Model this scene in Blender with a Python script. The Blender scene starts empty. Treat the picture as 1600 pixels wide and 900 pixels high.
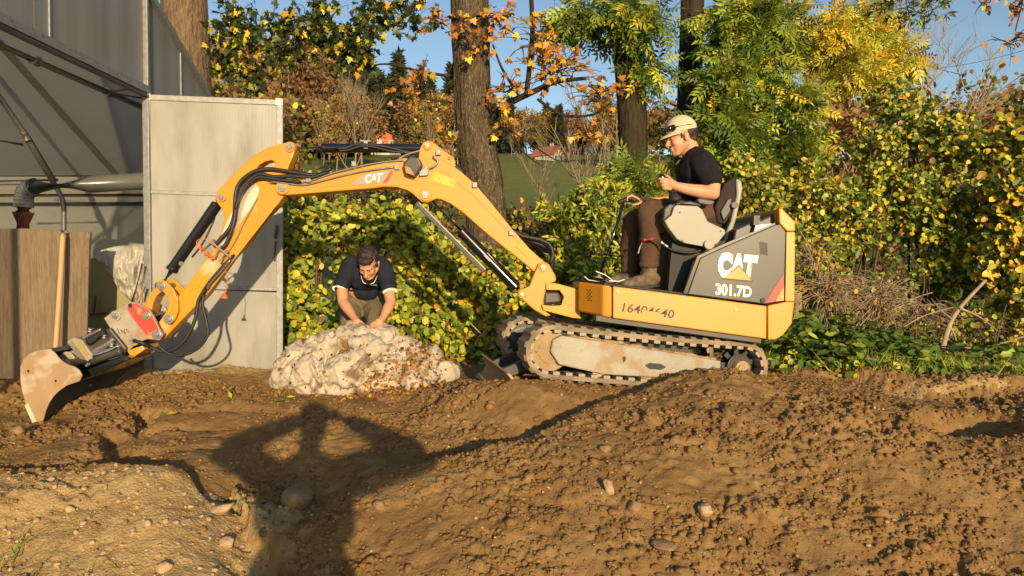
import bpy, math, random
import numpy as np
from mathutils import Vector, Matrix
from mathutils.geometry import tessellate_polygon

SC = bpy.context.scene
COL = SC.collection
# ------------------------------------------------------------------ camera, sky, sun, exposure
H = 1.5                                   # height of the camera above the photographer's ground
F = 1155.0                                # focal length in pixels of a 1600 wide frame
PITCH = math.atan(30.0 / F)
cd = bpy.data.cameras.new("camera"); cam = bpy.data.objects.new("camera", cd); COL.objects.link(cam)
cd.sensor_width = 36.0; cd.lens = 36.0 * F / 1600.0; cd.clip_start = 0.02; cd.clip_end = 5000
cam.location = (0, 0, H); cam.rotation_euler = (math.pi / 2 - PITCH, 0, 0)
SC.camera = cam
SUN = Vector((0.255, -1.0, 0.198)).normalized()      # direction towards the sun, low behind the camera
w = bpy.data.worlds.new("World"); SC.world = w; w.use_nodes = True
nt = w.node_tree; bg = nt.nodes["Background"]
sky = nt.nodes.new("ShaderNodeTexSky"); sky.sky_type = 'NISHITA'; sky.sun_disc = False
sky.sun_elevation = math.asin(SUN.z); sky.sun_rotation = math.atan2(SUN.x, SUN.y)
sky.air_density = 1.0; sky.dust_density = 0.7; sky.ozone_density = 1.4; sky.altitude = 500
nt.links.new(sky.outputs[0], bg.inputs[0]); bg.inputs[1].default_value = 0.125
sl = bpy.data.lights.new("sun", 'SUN'); sl.energy = 4.6; sl.angle = math.radians(0.55); sl.color = (1.0, 0.76, 0.45)
so = bpy.data.objects.new("sun", sl); COL.objects.link(so)
so.rotation_euler = (-SUN).to_track_quat('-Z', 'Y').to_euler(); so.location = (3, -8, 6)
SC.view_settings.view_transform = 'Standard'; SC.view_settings.look = 'None'
SC.view_settings.exposure = 0.35; SC.view_settings.gamma = 1.0; SC.view_settings.use_curve_mapping = False
SC.cycles.max_bounces = 6; SC.cycles.transparent_max_bounces = 8

# ------------------------------------------------------------------ helpers
RNG = np.random.default_rng(7)
cp, sp = math.cos(PITCH), math.sin(PITCH)
def W(px, py, Y):
    """world point seen at photograph pixel (px, py) and at depth Y"""
    a = (px - 800.0) / F; b = (450.0 - py) / F
    dy = cp + b * sp; dz = -sp + b * cp
    t = Y / dy
    return Vector((a * t, Y, H + dz * t))
def xz(px, py, Y):
    p = W(px, py, Y); return (p.x, p.z)

def lattice(ix, iy, iz, seed):
    h = (ix * 374761393 + iy * 668265263 + iz * 2147483647 + seed * 1274126177) & 0xffffffff
    h = ((h ^ (h >> 13)) * 1274126177) & 0xffffffff
    h = ((h ^ (h >> 16)) * 2246822519) & 0xffffffff
    return ((h ^ (h >> 15)) & 0xffffff) / float(0xffffff)
def vnoise(x, y, z=None, seed=0):
    x = np.asarray(x, float); y = np.asarray(y, float)
    z = np.zeros_like(x) if z is None else np.asarray(z, float)
    fx, fy, fz = np.floor(x), np.floor(y), np.floor(z)
    ix, iy, iz = fx.astype(np.int64), fy.astype(np.int64), fz.astype(np.int64)
    u, v, t = x - fx, y - fy, z - fz
    u, v, t = u*u*(3-2*u), v*v*(3-2*v), t*t*(3-2*t)
    r = 0
    for a in (0, 1):
        for b in (0, 1):
            for c in (0, 1):
                r = r + lattice(ix+a, iy+b, iz+c, seed) * (u if a else 1-u) * (v if b else 1-v) * (t if c else 1-t)
    return r * 2 - 1
def fbm(x, y, z=None, oct=4, seed=0, gain=0.5):
    x = np.asarray(x, float); y = np.asarray(y, float)
    r = 0; a = 1.0; s = 1.0
    for i in range(oct):
        r = r + a * vnoise(x*s + 13.7*i, y*s - 7.1*i, None if z is None else np.asarray(z)*s + 3.3*i, seed + i)
        a *= gain; s *= 2.03
    return r

# ---- materials
MATS = {}
def M(name, c1, c2=None, rough=0.6, metal=0.0, scale=6.0, bump=0.0, bscale=40.0, stretch=(1, 1, 1), dirt=None, dscale=5.0,
      dthr=(0.5, 0.62), spec=0.5, coat=0.0, transl=0.0, detail=5, c3=None, speck=None, bdist=0.01, wave=None, clear=0.0):
    m = bpy.data.materials.new(name); m.use_nodes = True; n = m.node_tree.nodes; L = m.node_tree.links
    b = n["Principled BSDF"]; b.inputs["Roughness"].default_value = rough; b.inputs["Metallic"].default_value = metal
    b.inputs["Specular IOR Level"].default_value = spec; b.inputs["Coat Weight"].default_value = coat
    b.inputs["Coat Roughness"].default_value = 0.15
    tc = n.new("ShaderNodeTexCoord"); mp = n.new("ShaderNodeMapping"); mp.inputs["Scale"].default_value = stretch
    L.new(tc.outputs["Object"], mp.inputs[0]); vec = mp.outputs[0]
    def noise(s, d=detail):
        t = n.new("ShaderNodeTexNoise"); t.inputs["Scale"].default_value = s; t.inputs["Detail"].default_value = d
        L.new(vec, t.inputs["Vector"]); return t.outputs["Fac"]
    def mix(f, a, b_):
        x = n.new("ShaderNodeMix"); x.data_type = 'RGBA'
        for sock, val in ((x.inputs["Factor"], f), (x.inputs[6], a), (x.inputs[7], b_)):
            if isinstance(val, (tuple, list)): sock.default_value = (*val[:3], 1)
            elif isinstance(val, (int, float)): sock.default_value = val
            else: L.new(val, sock)
        return x.outputs[2]
    def ramp(f, lo, hi):
        r = n.new("ShaderNodeMapRange"); r.inputs[1].default_value = lo; r.inputs[2].default_value = hi; L.new(f, r.inputs[0]); return r.outputs[0]
    col = mix(ramp(noise(scale), 0.32, 0.68), c1, c2) if c2 else None
    if c3: col = mix(ramp(noise(scale * 3.7), 0.5, 0.72), col, c3)
    if dirt: col = mix(ramp(noise(dscale, 9), *dthr), col if col else c1, dirt)
    if speck:
        v = n.new("ShaderNodeTexVoronoi"); v.inputs["Scale"].default_value = speck[1]; L.new(vec, v.inputs["Vector"])
        col = mix(ramp(v.outputs["Distance"], speck[2], speck[2] * 0.6), col if col else c1, speck[0])
    if col: L.new(col, b.inputs["Base Color"])
    else: b.inputs["Base Color"].default_value = (*c1, 1)
    src = None
    if wave:
        wv = n.new("ShaderNodeTexWave"); wv.bands_direction = wave[0]; wv.inputs["Scale"].default_value = wave[1]
        wv.inputs["Distortion"].default_value = wave[2] if len(wave) > 2 else 0; L.new(vec, wv.inputs["Vector"]); src = wv.outputs["Fac"]
    if bump:
        bp = n.new("ShaderNodeBump"); bp.inputs["Strength"].default_value = bump; bp.inputs["Distance"].default_value = bdist
        L.new(src if src else noise(bscale, 8), bp.inputs["Height"]); L.new(bp.outputs[0], b.inputs["Normal"])
    last = b.outputs[0]
    if transl:
        out = n["Material Output"]; tr = n.new("ShaderNodeBsdfTranslucent"); ms = n.new("ShaderNodeMixShader")
        ms.inputs[0].default_value = transl; L.new(b.outputs[0], ms.inputs[1]); L.new(tr.outputs[0], ms.inputs[2])
        L.new(ms.outputs[0], out.inputs[0])
        if col: L.new(col, tr.inputs[0])
        else: tr.inputs[0].default_value = (*c1, 1)
        last = ms.outputs[0]
    if clear:
        tp = n.new("ShaderNodeBsdfTransparent"); m2 = n.new("ShaderNodeMixShader"); m2.inputs[0].default_value = clear
        L.new(last, m2.inputs[1]); L.new(tp.outputs[0], m2.inputs[2]); L.new(m2.outputs[0], n["Material Output"].inputs[0])
    MATS[name] = m
    return m
def leafmat(name, rough=0.45, transl=0.35):
    m = bpy.data.materials.new(name); m.use_nodes = True; n = m.node_tree.nodes; L = m.node_tree.links
    b = n["Principled BSDF"]; b.inputs["Roughness"].default_value = rough; b.inputs["Specular IOR Level"].default_value = 0.4
    a = n.new("ShaderNodeAttribute"); a.attribute_name = "tint"
    tr = n.new("ShaderNodeBsdfTranslucent"); ms = n.new("ShaderNodeMixShader"); ms.inputs[0].default_value = transl
    L.new(a.outputs["Color"], b.inputs["Base Color"]); L.new(a.outputs["Color"], tr.inputs[0])
    L.new(b.outputs[0], ms.inputs[1]); L.new(tr.outputs[0], ms.inputs[2]); L.new(ms.outputs[0], n["Material Output"].inputs[0])
    MATS[name] = m; return m

# ---- objects
def link(o, parent=None):
    COL.objects.link(o)
    if parent is not None:
        o.parent = parent
        if parent.type == 'EMPTY': o.matrix_parent_inverse = Matrix.Translation(-Vector(parent.location))
    return o
def thing(name, label, cat, loc, group=None):
    o = bpy.data.objects.new(name, None); o.empty_display_size = 0.1; o.location = loc; COL.objects.link(o)
    return tag(o, label, cat, group)
def tag(o, label, cat, group=None, kind=None):
    o["label"] = label
    if cat: o["category"] = cat
    if group: o["group"] = group
    if kind: o["kind"] = kind
    return o
def struct(o): o["kind"] = "structure"; return o

def frame_of(d, hint=None):
    d = Vector(d).normalized()
    h = Vector(hint) if hint is not None else (Vector((0, 0, 1)) if abs(d.z) < 0.9 else Vector((1, 0, 0)))
    s = d.cross(h).normalized(); return d, s, s.cross(d).normalized()
def smooth_path(pts, k=6):
    pts = [Vector(p) for p in pts]; out = []
    for i in range(len(pts) - 1):
        p0 = pts[max(i-1, 0)]; p1 = pts[i]; p2 = pts[i+1]; p3 = pts[min(i+2, len(pts)-1)]
        for j in range(k):
            t = j / k
            out.append(0.5 * ((2*p1) + (p2-p0)*t + (2*p0-5*p1+4*p2-p3)*t*t + (3*p1-p0-3*p2+p3)*t**3))
    out.append(pts[-1]); return out

class MB:
    def __init__(s): s.v = []; s.f = []
    def add(s, vs, fs):
        o = len(s.v); s.v.extend([tuple(v) for v in vs]); s.f.extend([tuple(i + o for i in f) for f in fs]); return s
    def box(s, c, size, ax=None):
        c = Vector(c); hx, hy, hz = [q / 2 for q in size]
        A = ax or (Vector((1, 0, 0)), Vector((0, 1, 0)), Vector((0, 0, 1)))
        vs = [c + A[0]*(hx*i) + A[1]*(hy*j) + A[2]*(hz*k) for i in (-1, 1) for j in (-1, 1) for k in (-1, 1)]
        return s.add(vs, [(0,1,3,2),(4,6,7,5),(0,4,5,1),(2,3,7,6),(0,2,6,4),(1,5,7,3)])
    def bar(s, a, b, wd, th, hint=None):
        a, b = Vector(a), Vector(b); d, q, u = frame_of(b - a, hint)
        return s.box((a + b) / 2, ((b - a).length, wd, th), (d, q, u))
    def tube(s, pts, r, n=8, caps=True):
        pts = [Vector(p) for p in pts]
        rs = r if isinstance(r, (list, tuple, np.ndarray)) else [r] * len(pts)
        vs = []; prev = None
        for i, p in enumerate(pts):
            t = pts[min(i+1, len(pts)-1)] - pts[max(i-1, 0)]
            if t.length < 1e-9: t = Vector((0, 0, 1))
            t.normalize()
            if prev is None: _, q, u = frame_of(t)
            else:
                q = prev - t * prev.dot(t)
                q = frame_of(t)[1] if q.length < 1e-6 else q.normalized(); u = t.cross(q)
            prev = q
            for k in range(n):
                a = 2 * math.pi * k / n
                vs.append(p + (q * math.cos(a) + u * math.sin(a)) * rs[i])
        fs = [(i*n + k, i*n + (k+1) % n, (i+1)*n + (k+1) % n, (i+1)*n + k) for i in range(len(pts)-1) for k in range(n)]
        if caps: fs += [tuple(range(n-1, -1, -1)), tuple(range((len(pts)-1)*n, len(pts)*n))]
        return s.add(vs, fs)
    def cyl(s, a, b, r, n=16): return s.tube([a, b], r, n)
    def cone(s, a, b, ra, rb, n=14):
        """capsule with two radii, closed by half spheres"""
        a, b = Vector(a), Vector(b); d = (b - a); L = d.length; d = d / L if L > 1e-6 else Vector((0, 0, 1))
        pts = []; rs = []
        for k in (0.02, 0.3, 0.62, 0.86): pts.append(a - d * ra * math.cos(k * math.pi / 2)); rs.append(ra * math.sin(k * math.pi / 2))
        pts += [a, b]; rs += [ra, rb]
        for k in (0.86, 0.62, 0.3, 0.02): pts.append(b + d * rb * math.cos(k * math.pi / 2)); rs.append(rb * math.sin(k * math.pi / 2))
        return s.tube(pts, rs, n)
    def limb(s, pts, rs, n=14):
        for i in range(len(pts) - 1): s.cone(pts[i], pts[i+1], rs[i], rs[i+1], n)
        return s
    def ell(s, c, rad, ax=None, nu=16, nv=10):
        c = Vector(c); A = ax or (Vector((1, 0, 0)), Vector((0, 1, 0)), Vector((0, 0, 1)))
        vs = [c + A[2] * rad[2]]
        for j in range(1, nv):
            t = math.pi * j / nv
            for i in range(nu):
                a = 2 * math.pi * i / nu
                vs.append(c + A[0]*(rad[0]*math.sin(t)*math.cos(a)) + A[1]*(rad[1]*math.sin(t)*math.sin(a)) + A[2]*(rad[2]*math.cos(t)))
        vs.append(c - A[2] * rad[2])
        fs = [(0, 1+i, 1+(i+1) % nu) for i in range(nu)]
        for j in range(nv-2):
            fs += [(1+j*nu+i, 1+(j+1)*nu+i, 1+(j+1)*nu+(i+1) % nu, 1+j*nu+(i+1) % nu) for i in range(nu)]
        e = len(vs)-1; fs += [(e, 1+(nv-2)*nu+(i+1) % nu, 1+(nv-2)*nu+i) for i in range(nu)]
        return s.add(vs, fs)
    def prism(s, loop, y0, y1, holes=()):
        """outline in x, z pushed along y from y0 to y1"""
        loops = [loop] + list(holes)
        flat = [p for l in loops for p in l]; n = len(flat)
        tri = tessellate_polygon([[Vector((p[0], p[1], 0)) for p in l] for l in loops])
        vs = [(p[0], y0, p[1]) for p in flat] + [(p[0], y1, p[1]) for p in flat]
        fs = []
        for t in tri:
            a, b, c = [Vector(flat[i]) for i in t]
            ccw = (b - a).cross(c - a) > 0
            f = tuple(t) if ccw else tuple(reversed(t))
            fs.append(f); fs.append(tuple(i + n for i in reversed(f)))
        o = 0
        for li, l in enumerate(loops):
            m = len(l); area = sum(l[i][0]*l[(i+1) % m][1] - l[(i+1) % m][0]*l[i][1] for i in range(m))
            fwd = (area > 0) == (li == 0)
            for i in range(m):
                a, b = o + i, o + (i+1) % m
                fs.append((b, a, a+n, b+n) if fwd else (a, b, b+n, a+n))
            o += m
        return s.add(vs, fs)
    def pp(s, poly, y0, y1, holes=()):
        """the same with the outline read off the photograph at depth y0"""
        return s.prism([xz(x, y, y0) for x, y in poly], y0, y1, [[xz(x, y, y0) for x, y in h] for h in holes])
    def build(s, name, mat, parent=None, smooth=False, bevel=0.0, seg=2, angle=35, smooth_angle=None):
        me = bpy.data.meshes.new(name); me.from_pydata(s.v, [], s.f); me.validate()
        me.materials.append(MATS[mat] if isinstance(mat, str) else mat)
        if smooth: me.polygons.foreach_set("use_smooth", [True] * len(me.polygons))
        o = bpy.data.objects.new(name, me); link(o, parent)
        if bevel:
            m = o.modifiers.new("bevel", 'BEVEL'); m.width = bevel; m.segments = seg; m.limit_method = 'ANGLE'; m.angle_limit = math.radians(angle)
        if smooth and smooth_angle:
            me.set_sharp_from_angle(angle=math.radians(smooth_angle))
        return o

def remesh(mb, voxel, iters, name, mat, parent=None, noise=None):
    """one continuous skin round overlapping closed shapes"""
    me = bpy.data.meshes.new("tmp"); me.from_pydata(mb.v, [], mb.f); me.validate()
    o = bpy.data.objects.new("tmp", me); COL.objects.link(o)
    r = o.modifiers.new("r", 'REMESH'); r.mode = 'VOXEL'; r.voxel_size = voxel
    if iters: k = o.modifiers.new("s", 'SMOOTH'); k.factor = 0.5; k.iterations = iters
    dg = bpy.context.evaluated_depsgraph_get(); dg.update()
    nm = bpy.data.meshes.new_from_object(o.evaluated_get(dg)); nm.name = name
    bpy.data.objects.remove(o); bpy.data.meshes.remove(me)
    nv = len(nm.vertices)
    if noise and nv:
        co = np.empty(nv*3); nm.vertices.foreach_get("co", co); co = co.reshape(-1, 3)
        no = np.empty(nv*3); nm.vertices.foreach_get("normal", no); no = no.reshape(-1, 3)
        co = co + no * noise(co)[:, None]; nm.vertices.foreach_set("co", co.ravel())
    nm.materials.clear(); nm.materials.append(MATS[mat] if isinstance(mat, str) else mat)
    nm.polygons.foreach_set("use_smooth", [True] * len(nm.polygons))
    return link(bpy.data.objects.new(name, nm), parent)

def np_mesh(name, V, Fc, mat, parent=None, tint=None, smooth=False):
    """V (n,3); Fc (m,k) faces of one size"""
    V = np.asarray(V, np.float32); Fc = np.asarray(Fc, np.int32)
    me = bpy.data.meshes.new(name); m, k = Fc.shape
    me.vertices.add(len(V)); me.vertices.foreach_set("co", V.ravel())
    me.loops.add(m*k); me.loops.foreach_set("vertex_index", Fc.ravel())
    me.polygons.add(m); me.polygons.foreach_set("loop_start", np.arange(0, m*k, k, dtype=np.int32))
    me.update(calc_edges=True)
    me.materials.append(MATS[mat] if isinstance(mat, str) else mat)
    if smooth: me.polygons.foreach_set("use_smooth", np.ones(m, bool))
    if tint is not None:
        a = me.attributes.new("tint", 'FLOAT_COLOR', 'POINT')
        c = np.ones((len(V), 4), np.float32); c[:, :3] = tint; a.data.foreach_set("color", c.ravel())
    o = bpy.data.objects.new(name, me)
    return link(o, parent) if parent is not False else o

def quad_text(name, body, corners, Y, mat, parent, bold=0.0, shear=0.0, keep=None):
    """flat lettering fitted between four photograph points (bl, br, tr, tl) on the plane at depth Y"""
    cu = bpy.data.curves.new(name, 'FONT'); cu.body = body; cu.offset = bold; cu.shear = shear; cu.resolution_u = 3
    o = bpy.data.objects.new(name, cu); COL.objects.link(o)
    dg = bpy.context.evaluated_depsgraph_get(); dg.update()
    me = bpy.data.meshes.new_from_object(o.evaluated_get(dg)); bpy.data.objects.remove(o)
    co = np.array([v.co[:2] for v in me.vertices]); lo, hi = co.min(0), co.max(0)
    P = [np.array(W(x, y, Y)) for x, y in corners]
    for v in me.vertices:
        u, t = (np.array(v.co[:2]) - lo) / (hi - lo)
        v.co = (P[0]*(1-u) + P[1]*u)*(1-t) + (P[3]*(1-u) + P[2]*u)*t
    me.materials.append(MATS[mat]); me.name = name
    return link(bpy.data.objects.new(name, me), parent)
# ------------------------------------------------------------------ materials
M("soil", (0.280, 0.166, 0.064), (0.190, 0.108, 0.040), rough=0.95, scale=2.2, bump=0.6, bscale=70, bdist=0.010, spec=0.15, c3=(0.325, 0.203, 0.086), detail=9,
  speck=((0.55, 0.42, 0.25), 26, 0.045))
M("subsoil", (0.430, 0.300, 0.135), (0.320, 0.205, 0.085), rough=0.95, scale=5, bump=0.9, bscale=80, bdist=0.012, spec=0.15, c3=(0.46, 0.33, 0.17), detail=9,
  speck=((0.62, 0.50, 0.32), 34, 0.12))
M("clod", (0.280, 0.166, 0.064), (0.190, 0.108, 0.040), rough=0.95, scale=3, bump=0.6, bscale=120, spec=0.15)
M("stone", (0.33, 0.215, 0.115), (0.21, 0.125, 0.06), rough=0.9, scale=14, bump=0.5, bscale=60, spec=0.25)
M("pale_stone", (0.52, 0.38, 0.22), (0.34, 0.22, 0.11), rough=0.85, scale=20, bump=0.7, bscale=60, spec=0.25)
M("turf", (0.125, 0.165, 0.040), (0.175, 0.185, 0.055), rough=0.95, scale=0.6, bump=0.5, bscale=20, spec=0.1, c3=(0.14, 0.10, 0.04))
M("yellow", (0.66, 0.275, 0.014), (0.61, 0.248, 0.012), rough=0.42, scale=3, coat=0.15, dirt=(0.47, 0.235, 0.045), dscale=4.5, dthr=(0.50, 0.78))
M("yellow_scuffed", (0.66, 0.275, 0.014), (0.61, 0.248, 0.012), rough=0.36, scale=3, coat=0.3, dirt=(0.74, 0.52, 0.26), dscale=3.2, dthr=(0.55, 0.72))
M("black_paint", (0.026, 0.026, 0.027), (0.038, 0.037, 0.036), rough=0.42, scale=5, dirt=(0.075, 0.065, 0.05), dscale=4, dthr=(0.52, 0.8))
M("black_gloss", (0.012, 0.012, 0.013), rough=0.18, coat=0.5)
M("rubber", (0.014, 0.0135, 0.013), rough=0.65)
M("hose", (0.020, 0.020, 0.021), rough=0.42, bump=0.25, bscale=300)
M("chrome", (0.75, 0.74, 0.72), rough=0.12, metal=1.0)
M("steel", (0.33, 0.32, 0.30), (0.25, 0.24, 0.22), rough=0.45, metal=0.7, scale=18)
M("galvanised", (0.30, 0.30, 0.295), (0.22, 0.225, 0.225), rough=0.5, metal=0.5, scale=30)
M("grey_plastic", (0.31, 0.29, 0.24), (0.285, 0.265, 0.22), rough=0.5, scale=4)
M("dark_plastic", (0.055, 0.052, 0.050), rough=0.5)
M("seat_cloth", (0.040, 0.024, 0.024), (0.028, 0.018, 0.018), rough=0.9, scale=30, bump=0.3, bscale=250)
M("muddy_steel", (0.36, 0.335, 0.275), (0.30, 0.275, 0.22), rough=0.55, scale=6, dirt=(0.30, 0.205, 0.115), dscale=7, dthr=(0.50, 0.60), bump=0.25, bscale=60)
M("muddy_rubber", (0.245, 0.200, 0.140), (0.150, 0.120, 0.085), rough=0.85, scale=9, dirt=(0.33, 0.245, 0.150), dscale=7, dthr=(0.45, 0.6), bump=0.4, bscale=50)
M("dried_mud", (0.40, 0.29, 0.16), (0.31, 0.21, 0.11), rough=0.95, scale=12, bump=0.8, bscale=45)
M("bucket_steel", (0.36, 0.245, 0.135), (0.29, 0.19, 0.10), rough=0.75, scale=5, dirt=(0.42, 0.35, 0.26), dscale=8, dthr=(0.50, 0.60), bump=0.25, bscale=70)
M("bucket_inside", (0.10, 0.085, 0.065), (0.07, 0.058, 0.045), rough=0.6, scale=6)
M("edge_steel", (0.72, 0.66, 0.46), (0.6, 0.52, 0.34), rough=0.4, metal=0.3, scale=14)
M("coupler_grey", (0.40, 0.345, 0.28), (0.30, 0.25, 0.195), rough=0.6, metal=0.2, scale=9, dirt=(0.34, 0.22, 0.13), dscale=10, dthr=(0.5, 0.65), bump=0.2, bscale=60)
M("coupler_red", (0.56, 0.060, 0.035), (0.48, 0.05, 0.03), rough=0.5, scale=5, dirt=(0.40, 0.27, 0.17), dscale=9, dthr=(0.52, 0.62))
M("red_mark", (0.60, 0.035, 0.03), rough=0.45)
M("orange_cap", (0.75, 0.12, 0.02), rough=0.5)
M("white_print", (0.80, 0.78, 0.70), rough=0.45)
M("black_print", (0.015, 0.014, 0.013), rough=0.5)
M("grey_print", (0.33, 0.28, 0.22), rough=0.5)
M("worn_metal", (0.80, 0.74, 0.62), (0.70, 0.6, 0.45), rough=0.22, metal=0.55, scale=10)
M("polycarbonate", (0.40, 0.40, 0.40), (0.30, 0.305, 0.31), rough=0.28, scale=2.5, stretch=(3, 3, 0.25), transl=0.35, spec=0.5, bump=0.12, wave=('Y', 12.0), bdist=0.004, clear=0.35)
M("door_sheet", (0.385, 0.375, 0.335), (0.30, 0.295, 0.27), rough=0.34, scale=1.4, stretch=(2, 2, 0.6), spec=0.5, bump=0.10, wave=('X', 14.0, 0.15), bdist=0.004,
  dirt=(0.23, 0.215, 0.18), dscale=2.6, dthr=(0.45, 0.72), transl=0.1)
M("greenhouse_film", (0.60, 0.59, 0.58), (0.50, 0.49, 0.485), rough=0.3, scale=0.8, transl=0.35, bump=0.15, bscale=5, clear=0.10)
M("clear_film", (0.62, 0.61, 0.59), rough=0.3, transl=0.4, clear=0.7)
M("inner_sheet", (0.55, 0.53, 0.48), (0.46, 0.44, 0.40), rough=0.3, scale=1.2, transl=0.4, bump=0.2, bscale=8, clear=0.25)
M("old_wood", (0.235, 0.172, 0.108), (0.155, 0.110, 0.068), rough=0.85, scale=9, stretch=(9, 9, 0.5), bump=0.5, bscale=14, c3=(0.105, 0.076, 0.050))
M("pole_wood", (0.50, 0.34, 0.18), (0.42, 0.27, 0.13), rough=0.7, scale=9, stretch=(4, 4, 0.4))
M("rust", (0.20, 0.075, 0.030), (0.13, 0.05, 0.022), rough=0.85, scale=12, bump=0.3, bscale=80)
M("duct_metal", (0.27, 0.28, 0.26), (0.22, 0.225, 0.21), rough=0.35, metal=0.4, scale=3)
M("olive_sheet", (0.30, 0.27, 0.12), (0.25, 0.225, 0.095), rough=0.5, scale=2)
M("bubble_wrap", (0.66, 0.63, 0.56), (0.56, 0.53, 0.46), rough=0.22, scale=9, transl=0.3, bump=0.6, bscale=36, bdist=0.02)
M("fleece", (0.64, 0.57, 0.46), (0.52, 0.45, 0.35), rough=0.8, scale=5, dirt=(0.25, 0.165, 0.09), dscale=7, dthr=(0.53, 0.68), transl=0.2, bump=0.5, bscale=35, spec=0.2)
M("skin", (0.62, 0.315, 0.19), (0.56, 0.265, 0.150), rough=0.5, scale=14, spec=0.35)
M("hair", (0.022, 0.014, 0.010), (0.035, 0.022, 0.014), rough=0.55, scale=40, bump=0.6, bscale=140)
M("black_cotton", (0.016, 0.016, 0.017), (0.012, 0.012, 0.013), rough=0.9, scale=20, bump=0.3, bscale=260, spec=0.2)
M("navy_cotton", (0.020, 0.024, 0.040), (0.016, 0.019, 0.031), rough=0.9, scale=20, bump=0.3, bscale=260, spec=0.2)
M("brown_canvas", (0.105, 0.062, 0.038), (0.075, 0.043, 0.027), rough=0.9, scale=9, bump=0.3, bscale=200, spec=0.2)
M("olive_canvas", (0.170, 0.138, 0.088), (0.135, 0.108, 0.068), rough=0.9, scale=9, bump=0.3, bscale=200, spec=0.2)
M("cap_cotton", (0.60, 0.51, 0.34), (0.54, 0.455, 0.30), rough=0.85, scale=12, bump=0.2, bscale=200, spec=0.2)
M("boot_leather", (0.110, 0.080, 0.052), (0.070, 0.050, 0.033), rough=0.8, scale=12, dirt=(0.22, 0.155, 0.09), dscale=9, dthr=(0.5, 0.65), bump=0.3, bscale=80)
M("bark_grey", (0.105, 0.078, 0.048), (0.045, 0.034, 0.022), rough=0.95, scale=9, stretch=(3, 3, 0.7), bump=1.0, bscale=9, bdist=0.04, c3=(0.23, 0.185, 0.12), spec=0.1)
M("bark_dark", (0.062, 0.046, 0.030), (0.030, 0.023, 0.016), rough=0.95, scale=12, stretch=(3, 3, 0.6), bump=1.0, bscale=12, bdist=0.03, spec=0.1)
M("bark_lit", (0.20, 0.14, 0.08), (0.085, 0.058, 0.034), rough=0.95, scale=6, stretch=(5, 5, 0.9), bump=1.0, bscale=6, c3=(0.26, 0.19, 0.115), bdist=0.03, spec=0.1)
M("twig", (0.150, 0.105, 0.065), (0.095, 0.066, 0.042), rough=0.9, scale=20, spec=0.15)
M("twig_dark", (0.055, 0.040, 0.028), rough=0.9, spec=0.15)
M("twig_pale", (0.40, 0.31, 0.20), (0.30, 0.225, 0.14), rough=0.9, scale=14, spec=0.15)
M("grey_far_bark", (0.30, 0.235, 0.155), (0.20, 0.155, 0.105), rough=0.95, scale=2, spec=0.1)
M("far_plaster", (0.50, 0.48, 0.43), rough=0.8)
M("far_timber", (0.55, 0.15, 0.05), (0.45, 0.115, 0.04), rough=0.8, scale=0.8)
M("far_roof_dark", (0.06, 0.05, 0.05), rough=0.8)
M("far_roof_red", (0.42, 0.12, 0.06), (0.35, 0.095, 0.05), rough=0.8, scale=0.8)
M("far_glass", (0.05, 0.07, 0.10), rough=0.1)
M("wire", (0.06, 0.06, 0.06), rough=0.6)
leafmat("leaf", 0.42, 0.25); leafmat("leaf_far", 0.7, 0.2)
leafmat("litter", 0.7, 0.15)

# ------------------------------------------------------------------ ground
def coarse(X, Y):
    X = np.asarray(X, float); Y = np.asarray(Y, float)
    t = np.clip((Y - 1.2) / 3.6, 0, 1); t = t*t*(3-2*t)
    z = -1.5 + 0.72 * t
    d = np.clip(Y - 12.0, 0, 165.0)
    z = z + 0.09 * d + 0.00042 * d**2
    z = z + np.clip((Y - 30) / 100, 0, 1) * (2.5 * fbm(X * 0.012, Y * 0.012, oct=3, seed=5))
    z = z + np.clip((Y - 140) / 200, 0, 1) * np.clip(-X - 40, 0, 120) * 0.05
    return H + z
xs = np.concatenate([np.linspace(-900, -60, 29), np.linspace(-55, -13, 15), np.linspace(-12, 12, 49), np.linspace(13, 55, 15), np.linspace(60, 900, 29)])
ys = np.concatenate([np.linspace(-300, -12, 13), np.linspace(-10, 14, 49), np.linspace(16, 60, 23), np.linspace(65, 460, 60), np.linspace(500, 1600, 12)])
gx, gy = np.meshgrid(xs, ys); gz = coarse(gx, gy)
inner = (gx > -4.5) & (gx < 4.5) & (gy > 1.8) & (gy < 6.8)
gz = np.where(inner, gz - 0.45, gz)
def grid_faces(nr, nc):
    i = np.arange(nr-1)[:, None] * nc + np.arange(nc-1)[None, :]
    return np.stack([i, i+1, i+nc+1, i+nc], -1).reshape(-1, 4)
V = np.stack([gx, gy, gz], -1).reshape(-1, 3)
struct(np_mesh("ground", V, grid_faces(len(ys), len(xs)), "turf", smooth=True))

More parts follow.
